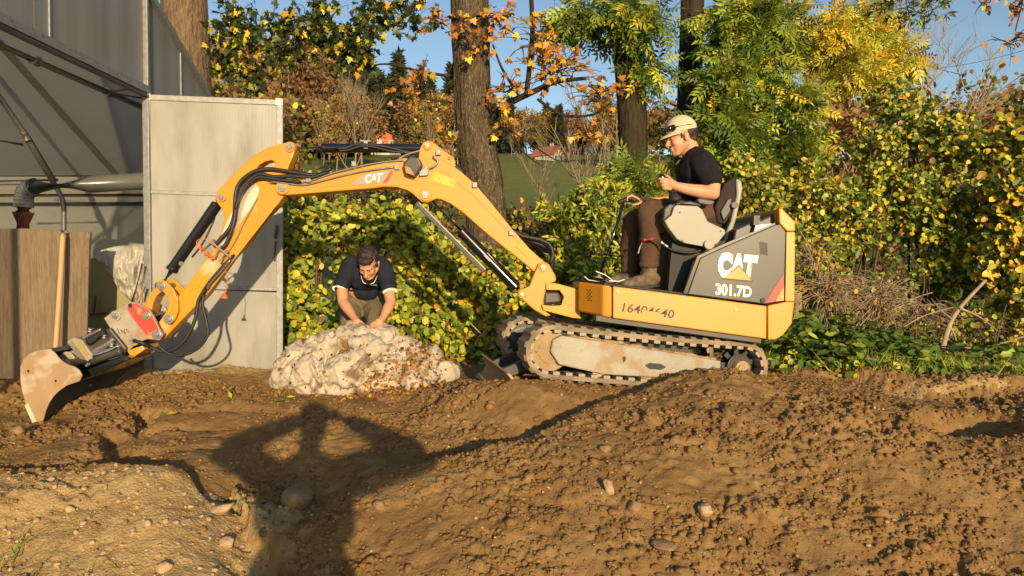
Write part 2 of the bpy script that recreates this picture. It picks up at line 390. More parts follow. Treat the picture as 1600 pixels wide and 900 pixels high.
CTRL = [ # photograph pixel and depth of points on the dug soil
 (600,900,2.72),(800,900,2.70),(1000,900,2.70),(1200,900,2.72),(1400,900,2.72),(1600,900,2.72),(1750,900,2.72),
 (640,800,3.05),(800,800,3.03),(1000,800,3.02),(1200,800,3.02),(1400,800,3.02),(1600,800,3.02),(1800,800,3.0),
 (700,715,3.42),(900,715,3.40),(1050,715,3.38),(1200,715,3.37),(1400,715,3.34),(1600,715,3.32),(1850,715,3.3),
 (850,662,3.80),(1000,645,3.78),(1200,640,3.76),(1350,650,3.72),(1600,660,3.68),(1850,660,3.65),
 (985,612,4.12),(1060,592,4.27),(1120,588,4.29),(1200,598,4.34),(1300,606,4.25),(1010,602,4.25),(1380,625,4.2),(1480,640,4.15),(1600,640,4.1),(1800,640,4.1),
 (930,592,4.33),(870,594,4.33),(800,592,4.33),(745,602,4.4),(1190,588,4.6),
 (1300,590,4.9),(1300,560,5.6),(1500,580,5.6),(1600,585,5.6),(1750,590,5.6),
 (560,612,5.25),(640,605,5.3),(700,600,5.3),(770,590,5.15),(820,606,4.72),(760,598,4.9),
 (440,588,5.75),(330,584,5.8),(240,584,5.8),(120,592,5.7),(0,605,5.5),(-150,620,5.4),(-300,640,5.3),
 (300,640,4.78),(300,690,4.12),(120,660,4.62),(0,695,4.2),(-200,700,4.3),(430,640,4.8),(520,648,4.6),(650,640,4.6),(740,655,4.15),(420,705,3.92),(560,680,3.95),(640,690,3.72),
 (60,738,3.42),(160,728,3.40),(280,722,3.38),(-200,745,3.42),(200,800,3.06),(80,800,3.06),(330,800,3.08),(200,900,2.74),(0,900,2.74),(0,800,3.04),(-250,900,2.74),(-250,800,3.04),(370,900,2.74),
 (455,900,2.92),(470,790,3.30),(540,800,3.08),(450,740,3.62),(520,735,3.55),(590,728,3.42),
]
cpts = np.array([list(W(*c)) for c in CTRL])
extra = [(x, 6.9, H - 0.78) for x in (-4.6, -3, -1.5, 0, 1.5, 3, 4.6)] + [(x, 1.6, H - 1.5) for x in (-4.6, -3, -1.5, 0, 1.5, 3, 4.6)] + [(-4.6, 3.5, H-1.05), (4.6, 3.5, H-0.98), (-4.6, 5.2, H-0.82), (4.6, 5.2, H-0.80)]
cpts = np.vstack([cpts, np.array(extra)])
def tps_fit(P):
    n = len(P); d2 = ((P[:, None, :2] - P[None, :, :2])**2).sum(-1)
    K = 0.5 * d2 * np.log(d2 + 1e-9) + np.eye(n) * 0.004
    A = np.zeros((n+3, n+3)); A[:n, :n] = K; A[:n, n] = 1; A[:n, n+1:] = P[:, :2]; A[n, :n] = 1; A[n+1:, :n] = P[:, :2].T
    return np.linalg.solve(A, np.concatenate([P[:, 2], np.zeros(3)]))
tw = tps_fit(cpts)
def tps(X, Y):
    z = tw[len(cpts)] + tw[len(cpts)+1] * X + tw[len(cpts)+2] * Y
    for i, p in enumerate(cpts):
        d2 = (X - p[0])**2 + (Y - p[1])**2
        z = z + tw[i] * 0.5 * d2 * np.log(d2 + 1e-9)
    return z
def dline(X, Y, pts):
    best = np.full(X.shape, 1e9); side = np.zeros(X.shape)
    for (ax, ay), (bx, by) in zip(pts[:-1], pts[1:]):
        ux, uy = bx-ax, by-ay; L2 = ux*ux + uy*uy
        t = np.clip(((X-ax)*ux + (Y-ay)*uy) / L2, 0, 1)
        d = np.hypot(X - ax - t*ux, Y - ay - t*uy)
        s = np.sign((Y-ay)*ux - (X-ax)*uy)
        side = np.where(d < best, s, side); best = np.minimum(d, best)
    return best, side
def gl(*pts): return [(W(*p).x, p[2]) for p in pts]
SX0, SX1, SY0, SY1, DS = -4.6, 4.6, 1.7, 6.85, 0.0115
sx = np.arange(SX0, SX1, DS); sy = np.arange(SY0, SY1, DS)
X, Y = np.meshgrid(sx, sy)
Z = tps(X, Y)
wob = 0.05 * fbm(X * 2.5, Y * 2.5, oct=3, seed=40)
def groove(pts, depth, width, behind=0.0):
    """a furrow along a line; behind lowers the far side and leaves a broken step"""
    global Z
    d, s = dline(X + wob, Y + wob, pts)
    Z = Z - depth * np.exp(-(d / width)**2) * (0.75 + 0.5 * vnoise(X*5, Y*5, seed=77))
def cut(pts, height, run):
    """a step: ground on the far side of the line drops by height and climbs back over run"""
    global Z
    d, s = dline(X + wob, Y + wob, pts)
    f = np.where(s > 0, np.exp(-(d / run)**2), np.exp(-(d / 0.025)**2))
    Z = Z - height * f * (0.8 + 0.4 * vnoise(X*4, Y*4, seed=78))
# furrow behind the crest of the heap, running from the trench up to the tracks
cut(gl((640,722,3.42),(740,694,3.56),(860,660,3.84),(985,615,4.16)), 0.19, 0.34)
cut(gl((560,668,4.15),(700,650,4.30),(860,622,4.45)), 0.035, 0.10)
cut(gl((600,628,4.85),(720,608,5.0),(790,598,5.05)), 0.05, 0.12)
# trench edges on the left
cut(gl((-250,742,3.42),(60,737,3.42),(160,728,3.40),(290,722,3.38),(345,745,3.32)), 0.11, 0.38)
cut(gl((345,745,3.4),(400,790,3.1),(425,830,2.9),(432,905,2.5),(432,960,2.3)), 0.0, 0.2)
cut(gl((165,690,4.1),(215,712,3.8),(330,700,3.95),(420,684,4.15)), 0.06, 0.14)
cut(gl((205,648,4.62),(300,645,4.66),(430,646,4.66)), 0.06, 0.09)
cut(gl((215,672,4.32),(300,670,4.35),(400,664,4.42)), 0.05, 0.08)
groove(gl((204,640,4.7),(210,676,4.25)), 0.10, 0.05)
groove(gl((172,680,4.2),(212,716,3.75)), 0.10, 0.06)
# right: bank with a broken face and a scooped hollow in front of it
d, s = dline(X + wob*1.4, Y + wob*1.4, gl((1365,600,4.75),(1450,600,4.62),(1545,605,4.6),(1590,622,4.75)))
Z = Z + 0.085 * np.where(s > 0, np.exp(-(d/0.30)**2), np.exp(-(d/0.05)**2)) 
cx, cy = gl((1515,668,3.74))[0]
Z = Z - 0.24 * np.exp(-(((X-cx)/0.24)**2 + ((Y-cy)/0.17)**2)**2)
# right side of the near left bank falls into the ditch
gxr, gyr = gl((438,850,2.8))[0]
d, s = dline(X + wob, Y + wob, gl((385,765,3.24),(422,830,2.98),(432,905,2.72),(438,990,2.4)))
Z = Z - 0.13 * np.where(s < 0, np.exp(-(d/0.28)**2), np.exp(-(d/0.03)**2))
# clods and crumbs
rough_amt = 0.55 + 0.55 * np.clip(fbm(X*0.9, Y*0.9, oct=2, seed=3) + 0.35, 0, 1.2)
n1 = fbm(X*1.6, Y*1.6, oct=3, seed=11); n2 = fbm(X*7, Y*7, oct=3, seed=21)
rid = 1 - np.abs(vnoise(X*13 + n2, Y*13 - n2, seed=31)); rid2 = 1 - np.abs(vnoise(X*27 + n2, Y*27, seed=33))
n3 = vnoise(X*34, Y*34, seed=51)
pits = np.clip(vnoise(X*9.5 + 0.5*n2, Y*9.5, seed=61) - 0.50, 0, 1)
flat = np.exp(-(((X + 0.9) / 1.5)**2 + ((Y - 5.5) / 0.8)**2))          # trodden path before the greenhouse
amt = rough_amt * (1 - 0.55 * flat) * np.clip(0.9 + 0.5*fbm(X*2.4, Y*2.8, oct=3, seed=71), 0.6, 1.25)
Z = Z + 0.028 * n1 + amt * (0.013 * n2 + 0.012 * (rid - 0.6) + 0.013 * (rid2 - 0.6) + 0.007 * n3 - 0.045 * pits)
def crumbs(freq, amp, keep, seed):
    """rounded clods of unlike size on a jittered grid"""
    gx_, gy_ = X*freq + 0.3*n2, Y*freq - 0.3*n2; ix, iy = np.floor(gx_).astype(np.int64), np.floor(gy_).astype(np.int64); best = np.zeros_like(X)
    for a in (-1, 0, 1):
        for b in (-1, 0, 1):
            cx_, cy_ = ix+a, iy+b; r1, r2, r3 = lattice(cx_, cy_, 0, seed), lattice(cx_, cy_, 1, seed), lattice(cx_, cy_, 2, seed)
            rad = np.where(r3 < keep, 0.35 + 0.5*lattice(cx_, cy_, 3, seed), 0.0)
            d2 = (gx_-cx_-r1)**2 + (gy_-cy_-r2)**2
            best = np.maximum(best, np.clip(1 - d2/np.maximum(rad, 1e-3)**2, 0, 1)**0.5*rad)
    return amp*best
patch = np.clip(0.75 + 1.1*fbm(X*2.4, Y*2.8, oct=3, seed=71), 0.35, 1.3) * (1 - 0.6*flat)
Z = Z + patch*(crumbs(14, 0.016, 0.30, 201) + crumbs(26, 0.018, 0.55, 202) + crumbs(46, 0.013, 0.65, 203))
# sink the rim under the surrounding ground
edge = np.minimum.reduce([X - SX0, SX1 - X, Y - SY0, SY1 - Y]); k = np.clip(edge / 0.35, 0, 1); k = k*k*(3-2*k)
ZS = Z * k + (coarse(X, Y) - 0.06) * (1 - k)
def soil_z(x, y):
    i = np.clip((np.asarray(x) - SX0) / DS, 0, len(sx) - 1.001); j = np.clip((np.asarray(y) - SY0) / DS, 0, len(sy) - 1.001)
    i0 = i.astype(int); j0 = j.astype(int); u = i - i0; v = j - j0
    return (ZS[j0, i0]*(1-u)*(1-v) + ZS[j0, i0+1]*u*(1-v) + ZS[j0+1, i0]*(1-u)*v + ZS[j0+1, i0+1]*u*v)
so_ = struct(np_mesh("soil", np.stack([X, Y, ZS], -1).reshape(-1, 3), grid_faces(len(sy), len(sx)), "soil", smooth=True))
so_.data.materials.append(MATS["subsoil"])
# paler gravelly subsoil on the near left bank and at the greenhouse threshold
fc = np.array([(X[:-1, :-1] + DS/2).ravel(), (Y[:-1, :-1] + DS/2).ravel()])
jit = 0.10 * fbm(fc[0]*6, fc[1]*6, oct=4, seed=91)
bx = W(418, 850, 2.8).x
bank = (fc[0] + jit < -0.92 - 0.12*(3.4-fc[1])) & (fc[1] + jit < 3.37) & (fc[1] > 1.9)
sill = (fc[0] + jit < -1.55) & (fc[0] > -2.95) & (fc[1] + 0.6*jit > 5.72)
face = (fc[0] > 2.25) & (fc[0] < 3.1) & (np.abs(fc[1] + 0.3*jit - 4.6) < 0.07)
so_.data.polygons.foreach_set("material_index", (bank | sill | face).astype(np.int32))

# stones and clods
PHI = (1 + 5**0.5) / 2
ICO_V = np.array([(-1,PHI,0),(1,PHI,0),(-1,-PHI,0),(1,-PHI,0),(0,-1,PHI),(0,1,PHI),(0,-1,-PHI),(0,1,-PHI),(PHI,0,-1),(PHI,0,1),(-PHI,0,-1),(-PHI,0,1)]) / math.hypot(1, PHI)
ICO_F = np.array([(0,11,5),(0,5,1),(0,1,7),(0,7,10),(0,10,11),(1,5,9),(5,11,4),(11,10,2),(10,7,6),(7,1,8),(3,9,4),(3,4,2),(3,2,6),(3,6,8),(3,8,9),(4,9,5),(2,4,11),(6,2,10),(8,6,7),(9,8,1)])
def scatter_stones(name, x, y, size, mat, label, cat, sink=0.25):
    n = len(x); z = soil_z(x, y)
    a = RNG.uniform(0, 2*np.pi, n); sc = size[:, None] * RNG.uniform(0.65, 1.25, (n, 3)) * np.array([1, 1, 0.72])
    P = ICO_V[None] * (1 + RNG.uniform(-0.32, 0.32, (n, 12, 1))) * sc[:, None, :]
    c, s_ = np.cos(a)[:, None], np.sin(a)[:, None]
    Q = np.stack([P[..., 0]*c - P[..., 1]*s_, P[..., 0]*s_ + P[..., 1]*c, P[..., 2]], -1)
    Q += np.stack([x, y, z + size * (0.5 - sink)], -1)[:, None, :]
    Fc = (ICO_F[None] + 12 * np.arange(n)[:, None, None]).reshape(-1, 3)
    o = np_mesh(name, Q.reshape(-1, 3), Fc, mat); return tag(o, label, cat, kind="stuff")
def soil_xy(n, x0=-3.4, x1=3.7, y0=2.2, y1=5.6):
    x = RNG.uniform(x0, x1, n*3); y = y0 + 0.3 + (y1-y0-0.3) * RNG.uniform(0, 1, n*3)**1.3
    keep = (np.abs(x) < 0.74*y + 0.25) & (fbm(x*2.4, y*2.8, oct=3, seed=71) + RNG.uniform(-0.8, 0.8, n*3) > -0.1) & ~((x < -0.95) & (y < 3.38) & (RNG.uniform(0, 1, n*3) < 0.85))
    return x[keep][:n], y[keep][:n]
x, y = soil_xy(26000); s = 0.0035 + 0.010 * RNG.power(0.45, len(x))
scatter_stones("soil_crumbs", x, y, s, "clod", "loose brown soil crumbs scattered all over the heap", "soil crumbs")
x, y = soil_xy(4200); s = 0.008 + 0.018 * RNG.uniform(0, 1, len(x))**3
scatter_stones("soil_clods", x, y, s*1.0, "clod", "larger brown soil clods strewn over the heap", "soil clods", 0.35)
x, y = soil_xy(1500); s = 0.003 + 0.008 * RNG.uniform(0, 1, len(x))**3
scatter_stones("pebbles", x, y, s, "pale_stone", "small pale pebbles speckling the brown soil", "pebbles", 0.3)
x = RNG.uniform(-2.6, -0.95, 2600); y = RNG.uniform(2.2, 3.42, 2600); k = x > -0.78*y - 0.2
scatter_stones("bank_gravel", x[k], y[k], (0.003 + 0.012 * RNG.uniform(0, 1, 2600)**6)[k], "pale_stone", "pale gravel set in the near left bank", "gravel", 0.35)

def stone(px, py, Y0, r, label, mat="stone", seed=0, flatn=0.75, tilt=0.0):
    yy_ = np.arange(2.3, 6.4, 0.01); ray = np.array([list(W(px, py, v)) for v in yy_]); hit = np.nonzero(ray[:, 2] < soil_z(ray[:, 0], ray[:, 1]))[0]
    p = Vector(ray[hit[0]]) if len(hit) else W(px, py, Y0); r = r*1.08*p.y/Y0; mb = MB(); mb.ell((0, 0, 0), (1, 1, 1), None, 22, 14)
    P = np.array(mb.v); rg = np.random.default_rng(seed + 3)
    for _ in range(22):                                   # flat facets knocked off a ball
        nrm = rg.normal(size=3); nrm /= np.linalg.norm(nrm); lim = rg.uniform(0.55, 0.85)
        over = np.clip(P @ nrm - lim, 0, None); P = P - over[:, None] * nrm * 0.9
    P = P * np.array([r * rg.uniform(0.85, 1.15), r * 0.85, r * flatn]) * (1 + 0.03*fbm(P[:, 0]*4, P[:, 1]*4, P[:, 2]*4, seed=seed))[:, None]
    c, s_ = math.cos(tilt), math.sin(tilt); P = np.stack([P[:, 0]*c - P[:, 2]*s_, P[:, 1], P[:, 0]*s_ + P[:, 2]*c], -1)
    z = float(soil_z(np.array([p.x]), np.array([p.y]))[0])
    mb.v = [tuple(q + np.array([p.x, p.y, z + r*flatn*0.35])) for q in P]
    o = mb.build("stone", mat, None, smooth=True); tag(o, label, "stone", "stones lying in the dug soil")
stone(461, 792, 3.2, 0.092, "big rounded brown stone in the photographer's shadow", seed=1, flatn=0.8)
stone(952, 772, 2.98, 0.030, "upright pointed stone standing in the middle of the heap", "pale_stone", 2, 1.4, 0.3)
stone(991, 803, 2.85, 0.036, "egg shaped brown stone right of the pointed stone", "stone", 3, 0.9)
stone(1101, 805, 2.83, 0.042, "pale angular stone low in the centre right of the heap", "pale_stone", 4, 0.75, -0.5)
stone(1038, 858, 2.62, 0.055, "half buried flat stone near the bottom of the heap", "stone", 5, 0.4)
stone(591, 798, 2.95, 0.028, "small round stone at the edge of the photographer's shadow", "stone", 6, 0.9)
stone(946, 705, 3.38, 0.030, "pale cobble on the upper slope below the furrow", "stone", 7, 0.7)
stone(80, 752, 3.42, 0.020, "little whitish stone high on the left bank", "pale_stone", 8, 0.7)
stone(110, 799, 3.0, 0.022, "whitish round stone in the middle of the left bank", "pale_stone", 9, 0.8)
stone(345, 802, 3.0, 0.060, "slab like pale stone sticking out of the left bank's right end", "pale_stone", 10, 0.45, 0.45)
stone(355, 853, 2.75, 0.030, "angular pale stone below the slab like stone", "pale_stone", 11, 0.8)
stone(255, 892, 2.55, 0.034, "pale stone at the bottom edge of the left bank", "pale_stone", 12, 0.6, 0.5)
stone(30, 678, 4.35, 0.045, "brown lump of stone just below the bucket tip", "stone", 13, 0.9)
stone(231, 822, 2.9, 0.018, "tiny pale pointed stone at the left bank's centre", "pale_stone", 14, 0.9)
# ------------------------------------------------------------------ excavator
YN, YF = 4.55, 5.50                       # near and far side of the house
YB = 5.0                                  # middle plane of boom and stick
EX = thing("mini_excavator", "yellow and black mini excavator working on the soil heap with its arm reaching left", "excavator", (W(1030, 600, 5.0).x, 5.0, W(1030, 600, 4.5).z))
def P(px, py, Y=YB): return W(px, py, Y)
def pin(parent, px, py, y0, y1, r=0.030, mat="yellow", name="pin"):
    mb = MB(); a = P(px, py, y0)
    c = lambda y: (a.x, y, a.z)
    mb.cyl(c(y0), c(y1), r, 20); o = mb.build(name, mat, parent, bevel=0.004)
    m2 = MB(); m2.tube([c(y0-0.012), c(y0-0.010), c(y0+0.002)], [r*0.5, r*0.62, r*0.62], 6); m2.build("pin_head", "steel", parent)
    m3 = MB(); m3.tube([c(y0-0.018), c(y0-0.016), c(y0-0.005)], [r*0.22, r*0.3, r*0.3], 10); m3.build("grease_nipple", "steel", parent)
    return o
# --- undercarriage, turned a little against the house
Fc_, Rc_ = P(863, 550, 4.42), P(1163, 575, 4.66)
uf = (Fc_ - Rc_); UL = uf.length; uf.normalize()
un = Vector((uf.y, -uf.x, 0)).normalized()
if un.y < 0: un = -un
uu = uf.cross(un).normalized()
if uu.z < 0: uu = -uu
def U(a, b, c): return Rc_ + uf*a + un*b + uu*c
RT = 0.158; TW = 0.23; GAUGE = 0.76
def loop_at(s, r):
    """point, tangent and outward direction along the stadium of the track; s in 0..1"""
    per = 2*UL + 2*math.pi*r; q = (s % 1.0) * per
    if q < UL: return (q, r), (1, 0), (0, 1)
    q -= UL
    if q < math.pi*r: a = q/r; return (UL + r*math.sin(a), r*math.cos(a)), (math.cos(a), -math.sin(a)), (math.sin(a), math.cos(a))
    q -= math.pi*r
    if q < UL: return (UL - q, -r), (-1, 0), (0, -1)
    q -= UL; a = q/r; return (-r*math.sin(a), -r*math.cos(a)), (-math.cos(a), math.sin(a)), (-math.sin(a), -math.cos(a))
def V2(t, b): return U(t[0], b, t[1])
pad_mesh = None; guide_mesh = None
for side, b0 in ((0, 0.0), (1, GAUGE)):
    mb = MB(); n = 96; ring = []
    for i in range(n):
        p, t, o = loop_at(i/n, RT - 0.022)
        sag = -0.012*math.sin(math.pi*min(max(p[0]/UL, 0), 1)) if o[1] > 0.9 else 0
        for (b, e) in ((b0, 0), (b0, 0.026), (b0+TW, 0.026), (b0+TW, 0)):
            ring.append(U(p[0] + o[0]*e, b, p[1] + o[1]*e + sag))
    fs = [(i*4+k, i*4+(k+1) % 4, ((i+1) % n)*4+(k+1) % 4, ((i+1) % n)*4+k) for i in range(n) for k in range(4)]
    mb.add(ring, fs); track = mb.build("track", "muddy_rubber", EX, smooth=True, smooth_angle=40)
    nl = 44
    for i in range(nl):
        p, t, o = loop_at((i+0.5)/nl, RT)
        if pad_mesh is None:
            q = MB(); q.add([(-0.022,0,0),(0.022,0,0),(0.015,0.012,0.013),(-0.015,0.012,0.013),(-0.022,TW,0),(0.022,TW,0),(0.015,TW-0.012,0.013),(-0.015,TW-0.012,0.013)],
                            [(0,1,2,3),(7,6,5,4),(0,4,5,1),(1,5,6,2),(2,6,7,3),(3,7,4,0)])
            pm = q.build("track_lug", "muddy_rubber", None, bevel=0.004); pad_mesh = pm.data; bpy.data.objects.remove(pm)
            q = MB(); q.box((0, 0.045, -0.010), (0.040, 0.085, 0.018))
            pm = q.build("track_guide", "muddy_steel", None); guide_mesh = pm.data; bpy.data.objects.remove(pm)
        sag = -0.012*math.sin(math.pi*min(max(p[0]/UL, 0), 1)) if o[1] > 0.9 else 0
        pos = U(p[0] + o[0]*0.003, b0, p[1] + o[1]*0.003 + sag); tt = uf*t[0] + uu*t[1]; oo = uf*o[0] + uu*o[1]
        for nm, me, off in (("track_lug", pad_mesh, 0.0), ("track_guide", guide_mesh, -0.025)):
            l = bpy.data.objects.new(nm, me); COL.objects.link(l); l.parent = track
            m = Matrix((tt, un, oo)).transposed().to_4x4(); m.translation = pos + oo*off; l.matrix_basis = m
    # idler, sprocket, rollers
    def disc(a, r, bA, bB, mat, name, parent, prof=None):
        q = MB(); q.tube([U(a, bA, 0), U(a, bB, 0)], r, 28); return q.build(name, mat, parent, bevel=0.006)
    disc(UL, 0.125, b0+0.055, b0+TW-0.055, "dried_mud" if side == 0 else "black_paint", "idler_wheel", EX)
    q = MB(); q.tube([U(UL, b0+0.045, 0), U(UL, b0+0.056, 0)], [0.075, 0.105], 24); q.build("idler_hub", "dried_mud" if side == 0 else "black_paint", EX)
    sp_ = disc(0, 0.085, b0+0.06, b0+TW-0.06, "black_paint", "sprocket", EX)
    q = MB()
    for i in range(9):
        a = i*2*math.pi/9; q.box(U(0.095*math.cos(a), b0+TW/2, 0.095*math.sin(a)), (0.04, 0.04, 0.03), (uf*math.cos(a)+uu*math.sin(a), un, uu*math.cos(a)-uf*math.sin(a)))
    q.build("sprocket_teeth", "black_paint", sp_)
    q = MB(); q.tube([U(0, b0+0.005, -0.01), U(0, b0+0.02, -0.01), U(0, b0+0.07, -0.01)], [0.035, 0.052, 0.056], 18); q.build("drive_motor", "dried_mud", EX)
    for k in range(3):
        q = MB(); q.tube([U(UL*(0.25+0.25*k), b0+0.04, -RT+0.07), U(UL*(0.25+0.25*k), b0+TW-0.04, -RT+0.07)], 0.045, 18); q.build("track_roller", "muddy_steel", EX)
    # track frame: plate seen from outside
    def fp(pts, bA, bB):
        n = len(pts); q = MB()
        q.add([U(a, bA, c) for a, c in pts] + [U(a, bB, c) for a, c in pts],
              [tuple(range(n)), tuple(range(2*n-1, n-1, -1))] + [(i, i+n, (i+1) % n+n, (i+1) % n) for i in range(n)]); return q
    outline = [(0.155,-0.052),(0.155,0.030),(0.42,0.052),(0.66,0.066),(0.93,0.088),(1.205,0.102),(1.255,0.07),(1.262,0.0),(1.20,-0.075),(0.92,-0.112),(0.50,-0.105)]
    outline = [(a*UL/1.254, c) for a, c in outline]
    fr = fp(outline, b0+0.012, b0+TW-0.05).build("track_frame", "muddy_steel" if side == 0 else "black_paint", EX, bevel=0.008)
    if side == 0:
        fp([(0.52,-0.035),(0.56,-0.018),(0.63,-0.018),(0.66,-0.035),(0.63,-0.055),(0.55,-0.055)], b0+0.009, b0+0.013).build("frame_slot", "black_print", fr)
        fp([(0.785,0.0),(0.80,0.012),(0.81,-0.005),(0.80,-0.03),(0.79,-0.02)], b0+0.009, b0+0.013).build("frame_hole", "black_print", fr)
        q = MB()
        rg = np.random.default_rng(5)
        for a in np.linspace(0.20, 1.12, 26):
            zt = np.interp(a*1.254/UL, [0.155, 0.42, 0.66, 0.93, 1.205], [0.030, 0.052, 0.066, 0.088, 0.102])
            q.ell(U(a, b0+0.05+0.03*rg.uniform(), zt-0.003), (0.035+0.02*rg.uniform(), 0.03, 0.010+0.014*rg.uniform()), (uf, un, uu), 10, 6)
        remesh(q, 0.009, 2, "mud_on_frame", "dried_mud", fr, lambda c: 0.006*fbm(c[:, 0]*40, c[:, 1]*40, c[:, 2]*40))
# cross frame and turntable
q = MB(); q.box(U(UL*0.45, GAUGE/2+TW/2, 0.03), (0.62, 0.62, 0.16), (uf, un, uu)); q.build("cross_frame", "black_paint", EX, bevel=0.02)
q = MB(); tcx = U(UL*0.45, GAUGE/2+TW/2, 0.10); q.tube([tcx, tcx + uu*0.13], 0.30, 36); q.build("slewing_ring", "black_paint", EX)
# dozer blade on the far left of the tracks, half in soil
q = MB(); prof = [(-0.02,-0.15),(0.035,-0.08),(0.045,0.0),(0.03,0.075),(-0.005,0.13),(-0.025,0.125),(0.008,0.07),(0.02,0.0),(0.010,-0.07),(-0.045,-0.14)]
nb = len(prof); vs = []
for b in (-0.02, GAUGE+TW+0.02): vs += [U(UL + 0.245 - a, b, c*0.62 - 0.225) for a, c in prof]
q.add(vs, [tuple(range(nb)), tuple(range(2*nb-1, nb-1, -1))] + [(i, i+nb, (i+1) % nb+nb, (i+1) % nb) for i in range(nb)])
bl = q.build("dozer_blade", "dried_mud", EX, bevel=0.004)
q = MB(); q.bar(U(UL+0.265, -0.02, -0.32), U(UL+0.265, GAUGE+TW+0.02, -0.32), 0.014, 0.07, uu); q.build("blade_edge", "edge_steel", bl, bevel=0.003)
for b in (0.30, 0.69):
    q = MB(); q.bar(U(UL-0.2, b, 0.02), U(UL+0.23, b, -0.19), 0.05, 0.07, uu); q.build("blade_arm", "black_paint", EX, bevel=0.006)
# --- house
def zline(p0, p1, Y):
    a, b = xz(*p0, Y), xz(*p1, Y); return lambda x: a[1] + (b[1]-a[1])*(x-a[0])/(b[0]-a[0])
ztop = zline((957, 447), (1197, 478), YN); zbot = zline((957, 497), (1199, 530), YN)
xr = xz(1198, 500, YN)[0]; xf = xz(905, 470, 4.79)[0]; xp = xz(957, 470, YN)[0]
def slab(name, foot, zb, zt, mat, parent, bevel=0.012):
    n = len(foot); q = MB()
    q.add([(x, y, zb(x)) for x, y in foot] + [(x, y, zt(x)) for x, y in foot],
          [tuple(range(n-1, -1, -1)), tuple(range(n, 2*n))] + [(i, (i+1) % n, (i+1) % n+n, i+n) for i in range(n)])
    return q.build(name, mat, parent, bevel=bevel)
side = slab("side_panel", [(xp+0.003, YN), (xr, YN), (xr, YN+0.03), (xp+0.003, YN+0.03)], zbot, ztop, "yellow", EX, 0.006)
slab("front_housing", [(xf, YN+0.24), (xf+0.125, YN+0.012), (xp-0.003, YN+0.002), (xp-0.003, YF), (xf+0.14, YF), (xf, YF-0.22)], zbot, ztop, "yellow", EX, 0.014)
slab("floor_frame", [(xp, YN+0.032), (xr, YN+0.032), (xr, YF), (xp, YF)], lambda x: zbot(x)+0.012, lambda x: ztop(x)-0.006, "black_paint", EX, 0.0)
slab("floor_mat", [(xf+0.02, YN+0.24), (xf+0.135, YN+0.03), (xz(1075, 470, YN)[0], YN+0.03), (xz(1075, 470, YN)[0], YF-0.02), (xf+0.14, YF-0.02), (xf+0.02, YF-0.23)], lambda x: ztop(x)+0.001, lambda x: ztop(x)+0.016, "rubber", EX, 0.004)
slab("underside", [(xp-0.1, YN+0.03), (xr-0.02, YN+0.03), (xr-0.02, YF-0.03), (xp-0.1, YF-0.03)], lambda x: zbot(x)-0.035, lambda x: zbot(x)+0.004, "black_paint", EX, 0.004)
for px, py in ((965, 456), (1150, 484), (1222, 464)):
    q = MB(); a = P(px, py, YN); q.tube([a + Vector((0, -0.006, 0)), a + Vector((0, -0.005, 0)), a + Vector((0, 0.01, 0))], [0.005, 0.009, 0.009], 8); q.build("panel_bolt", "steel", side)
for r_ in range(6):
    for c_ in range(2):
        q = MB(); u = 0.36 + 0.12*c_ + (0.06 if r_ % 2 else 0); a = Vector((xf, YN+0.24, 0)).lerp(Vector((xf+0.125, YN+0.012, 0)), u); z = ztop(a.x) - 0.045 - 0.013*r_
        q.box((a.x-0.001, a.y-0.001, z), (0.012, 0.004, 0.005), (Vector((0.48, -0.877, 0)), Vector((0.877, 0.48, 0)), Vector((0, 0, 1)))); q.build("vent_slot", "black_print", EX)
# counterweight, rounded behind
q = MB(); q.pp([(1199.5,477.6),(1226.5,471.8),(1241.2,471.8),(1241,478),(1238,505),(1224,523),(1211,531),(1200,531)], YN, YF); cw = q.build("counterweight", "yellow", EX, bevel=0.008, seg=3, angle=25)
q = MB(); q.pp([(1227,471.3),(1229,362),(1242,362),(1241.2,471.3)], YN+0.002, YF-0.002); q.build("counterweight_upright", "yellow", cw, bevel=0.006, seg=3)
q = MB(); q.pp([(1217,326),(1222,325),(1243,347),(1243,361),(1229,361),(1218,349)], YN+0.006, YF-0.006); q.build("counterweight_cap", "yellow", EX, bevel=0.008)
# engine hood
hood_o = [(1074,460),(1094,403),(1135,384),(1211,351),(1219,350),(1228.5,362),(1225.5,470.5),(1197,475.5)]
hood = MB().pp(hood_o, YN+0.004, YN+0.03).build("hood_panel", "black_paint", EX, bevel=0.006)
MB().pp([(1068,458),(1090,400),(1134,380),(1211,348),(1212,352),(1135,385),(1095,404),(1076,460)], YN+0.012, YN+0.03).build("hood_trim", "black_gloss", EX)
MB().pp([(1077,458),(1095,405),(1135,386),(1211,353),(1222,352),(1226,470),(1197,474)], YN+0.035, YF-0.01).build("engine_housing", "black_paint", EX, bevel=0.02)
MB().pp([(1145,378),(1149,358),(1176,346),(1178,336),(1188,337),(1190,343),(1214,331),(1217,327),(1218,350),(1205,353)], YN+0.10, YF-0.12).build("engine_cover", "black_paint", EX, bevel=0.012)
MB().pp([(1178,336),(1188,336),(1186,352),(1177,352)], YN+0.06, YN+0.10).build("hood_hinge", "dark_plastic", EX, bevel=0.003)
MB().pp([(1180,352),(1208,349),(1206,352),(1178,362)], YN+0.05, YN+0.08).build("hood_rail", "steel", EX, bevel=0.003)
Yp = YN - 0.0005
quad_text("lettering", "CAT", [(1121,434.5),(1178,439),(1185.5,399),(1122,392.5)], Yp, "white_print", hood, bold=0.085)
tri = MB().pp([(1131,434.5),(1155,416),(1174.5,438.5)], Yp-0.003, Yp-0.001).build("logo_triangle", "yellow", hood)
MB().pp([(1129,436),(1155,413.5),(1177,440)], Yp-0.0009, Yp-0.0003).build("logo_outline", "black_print", hood)
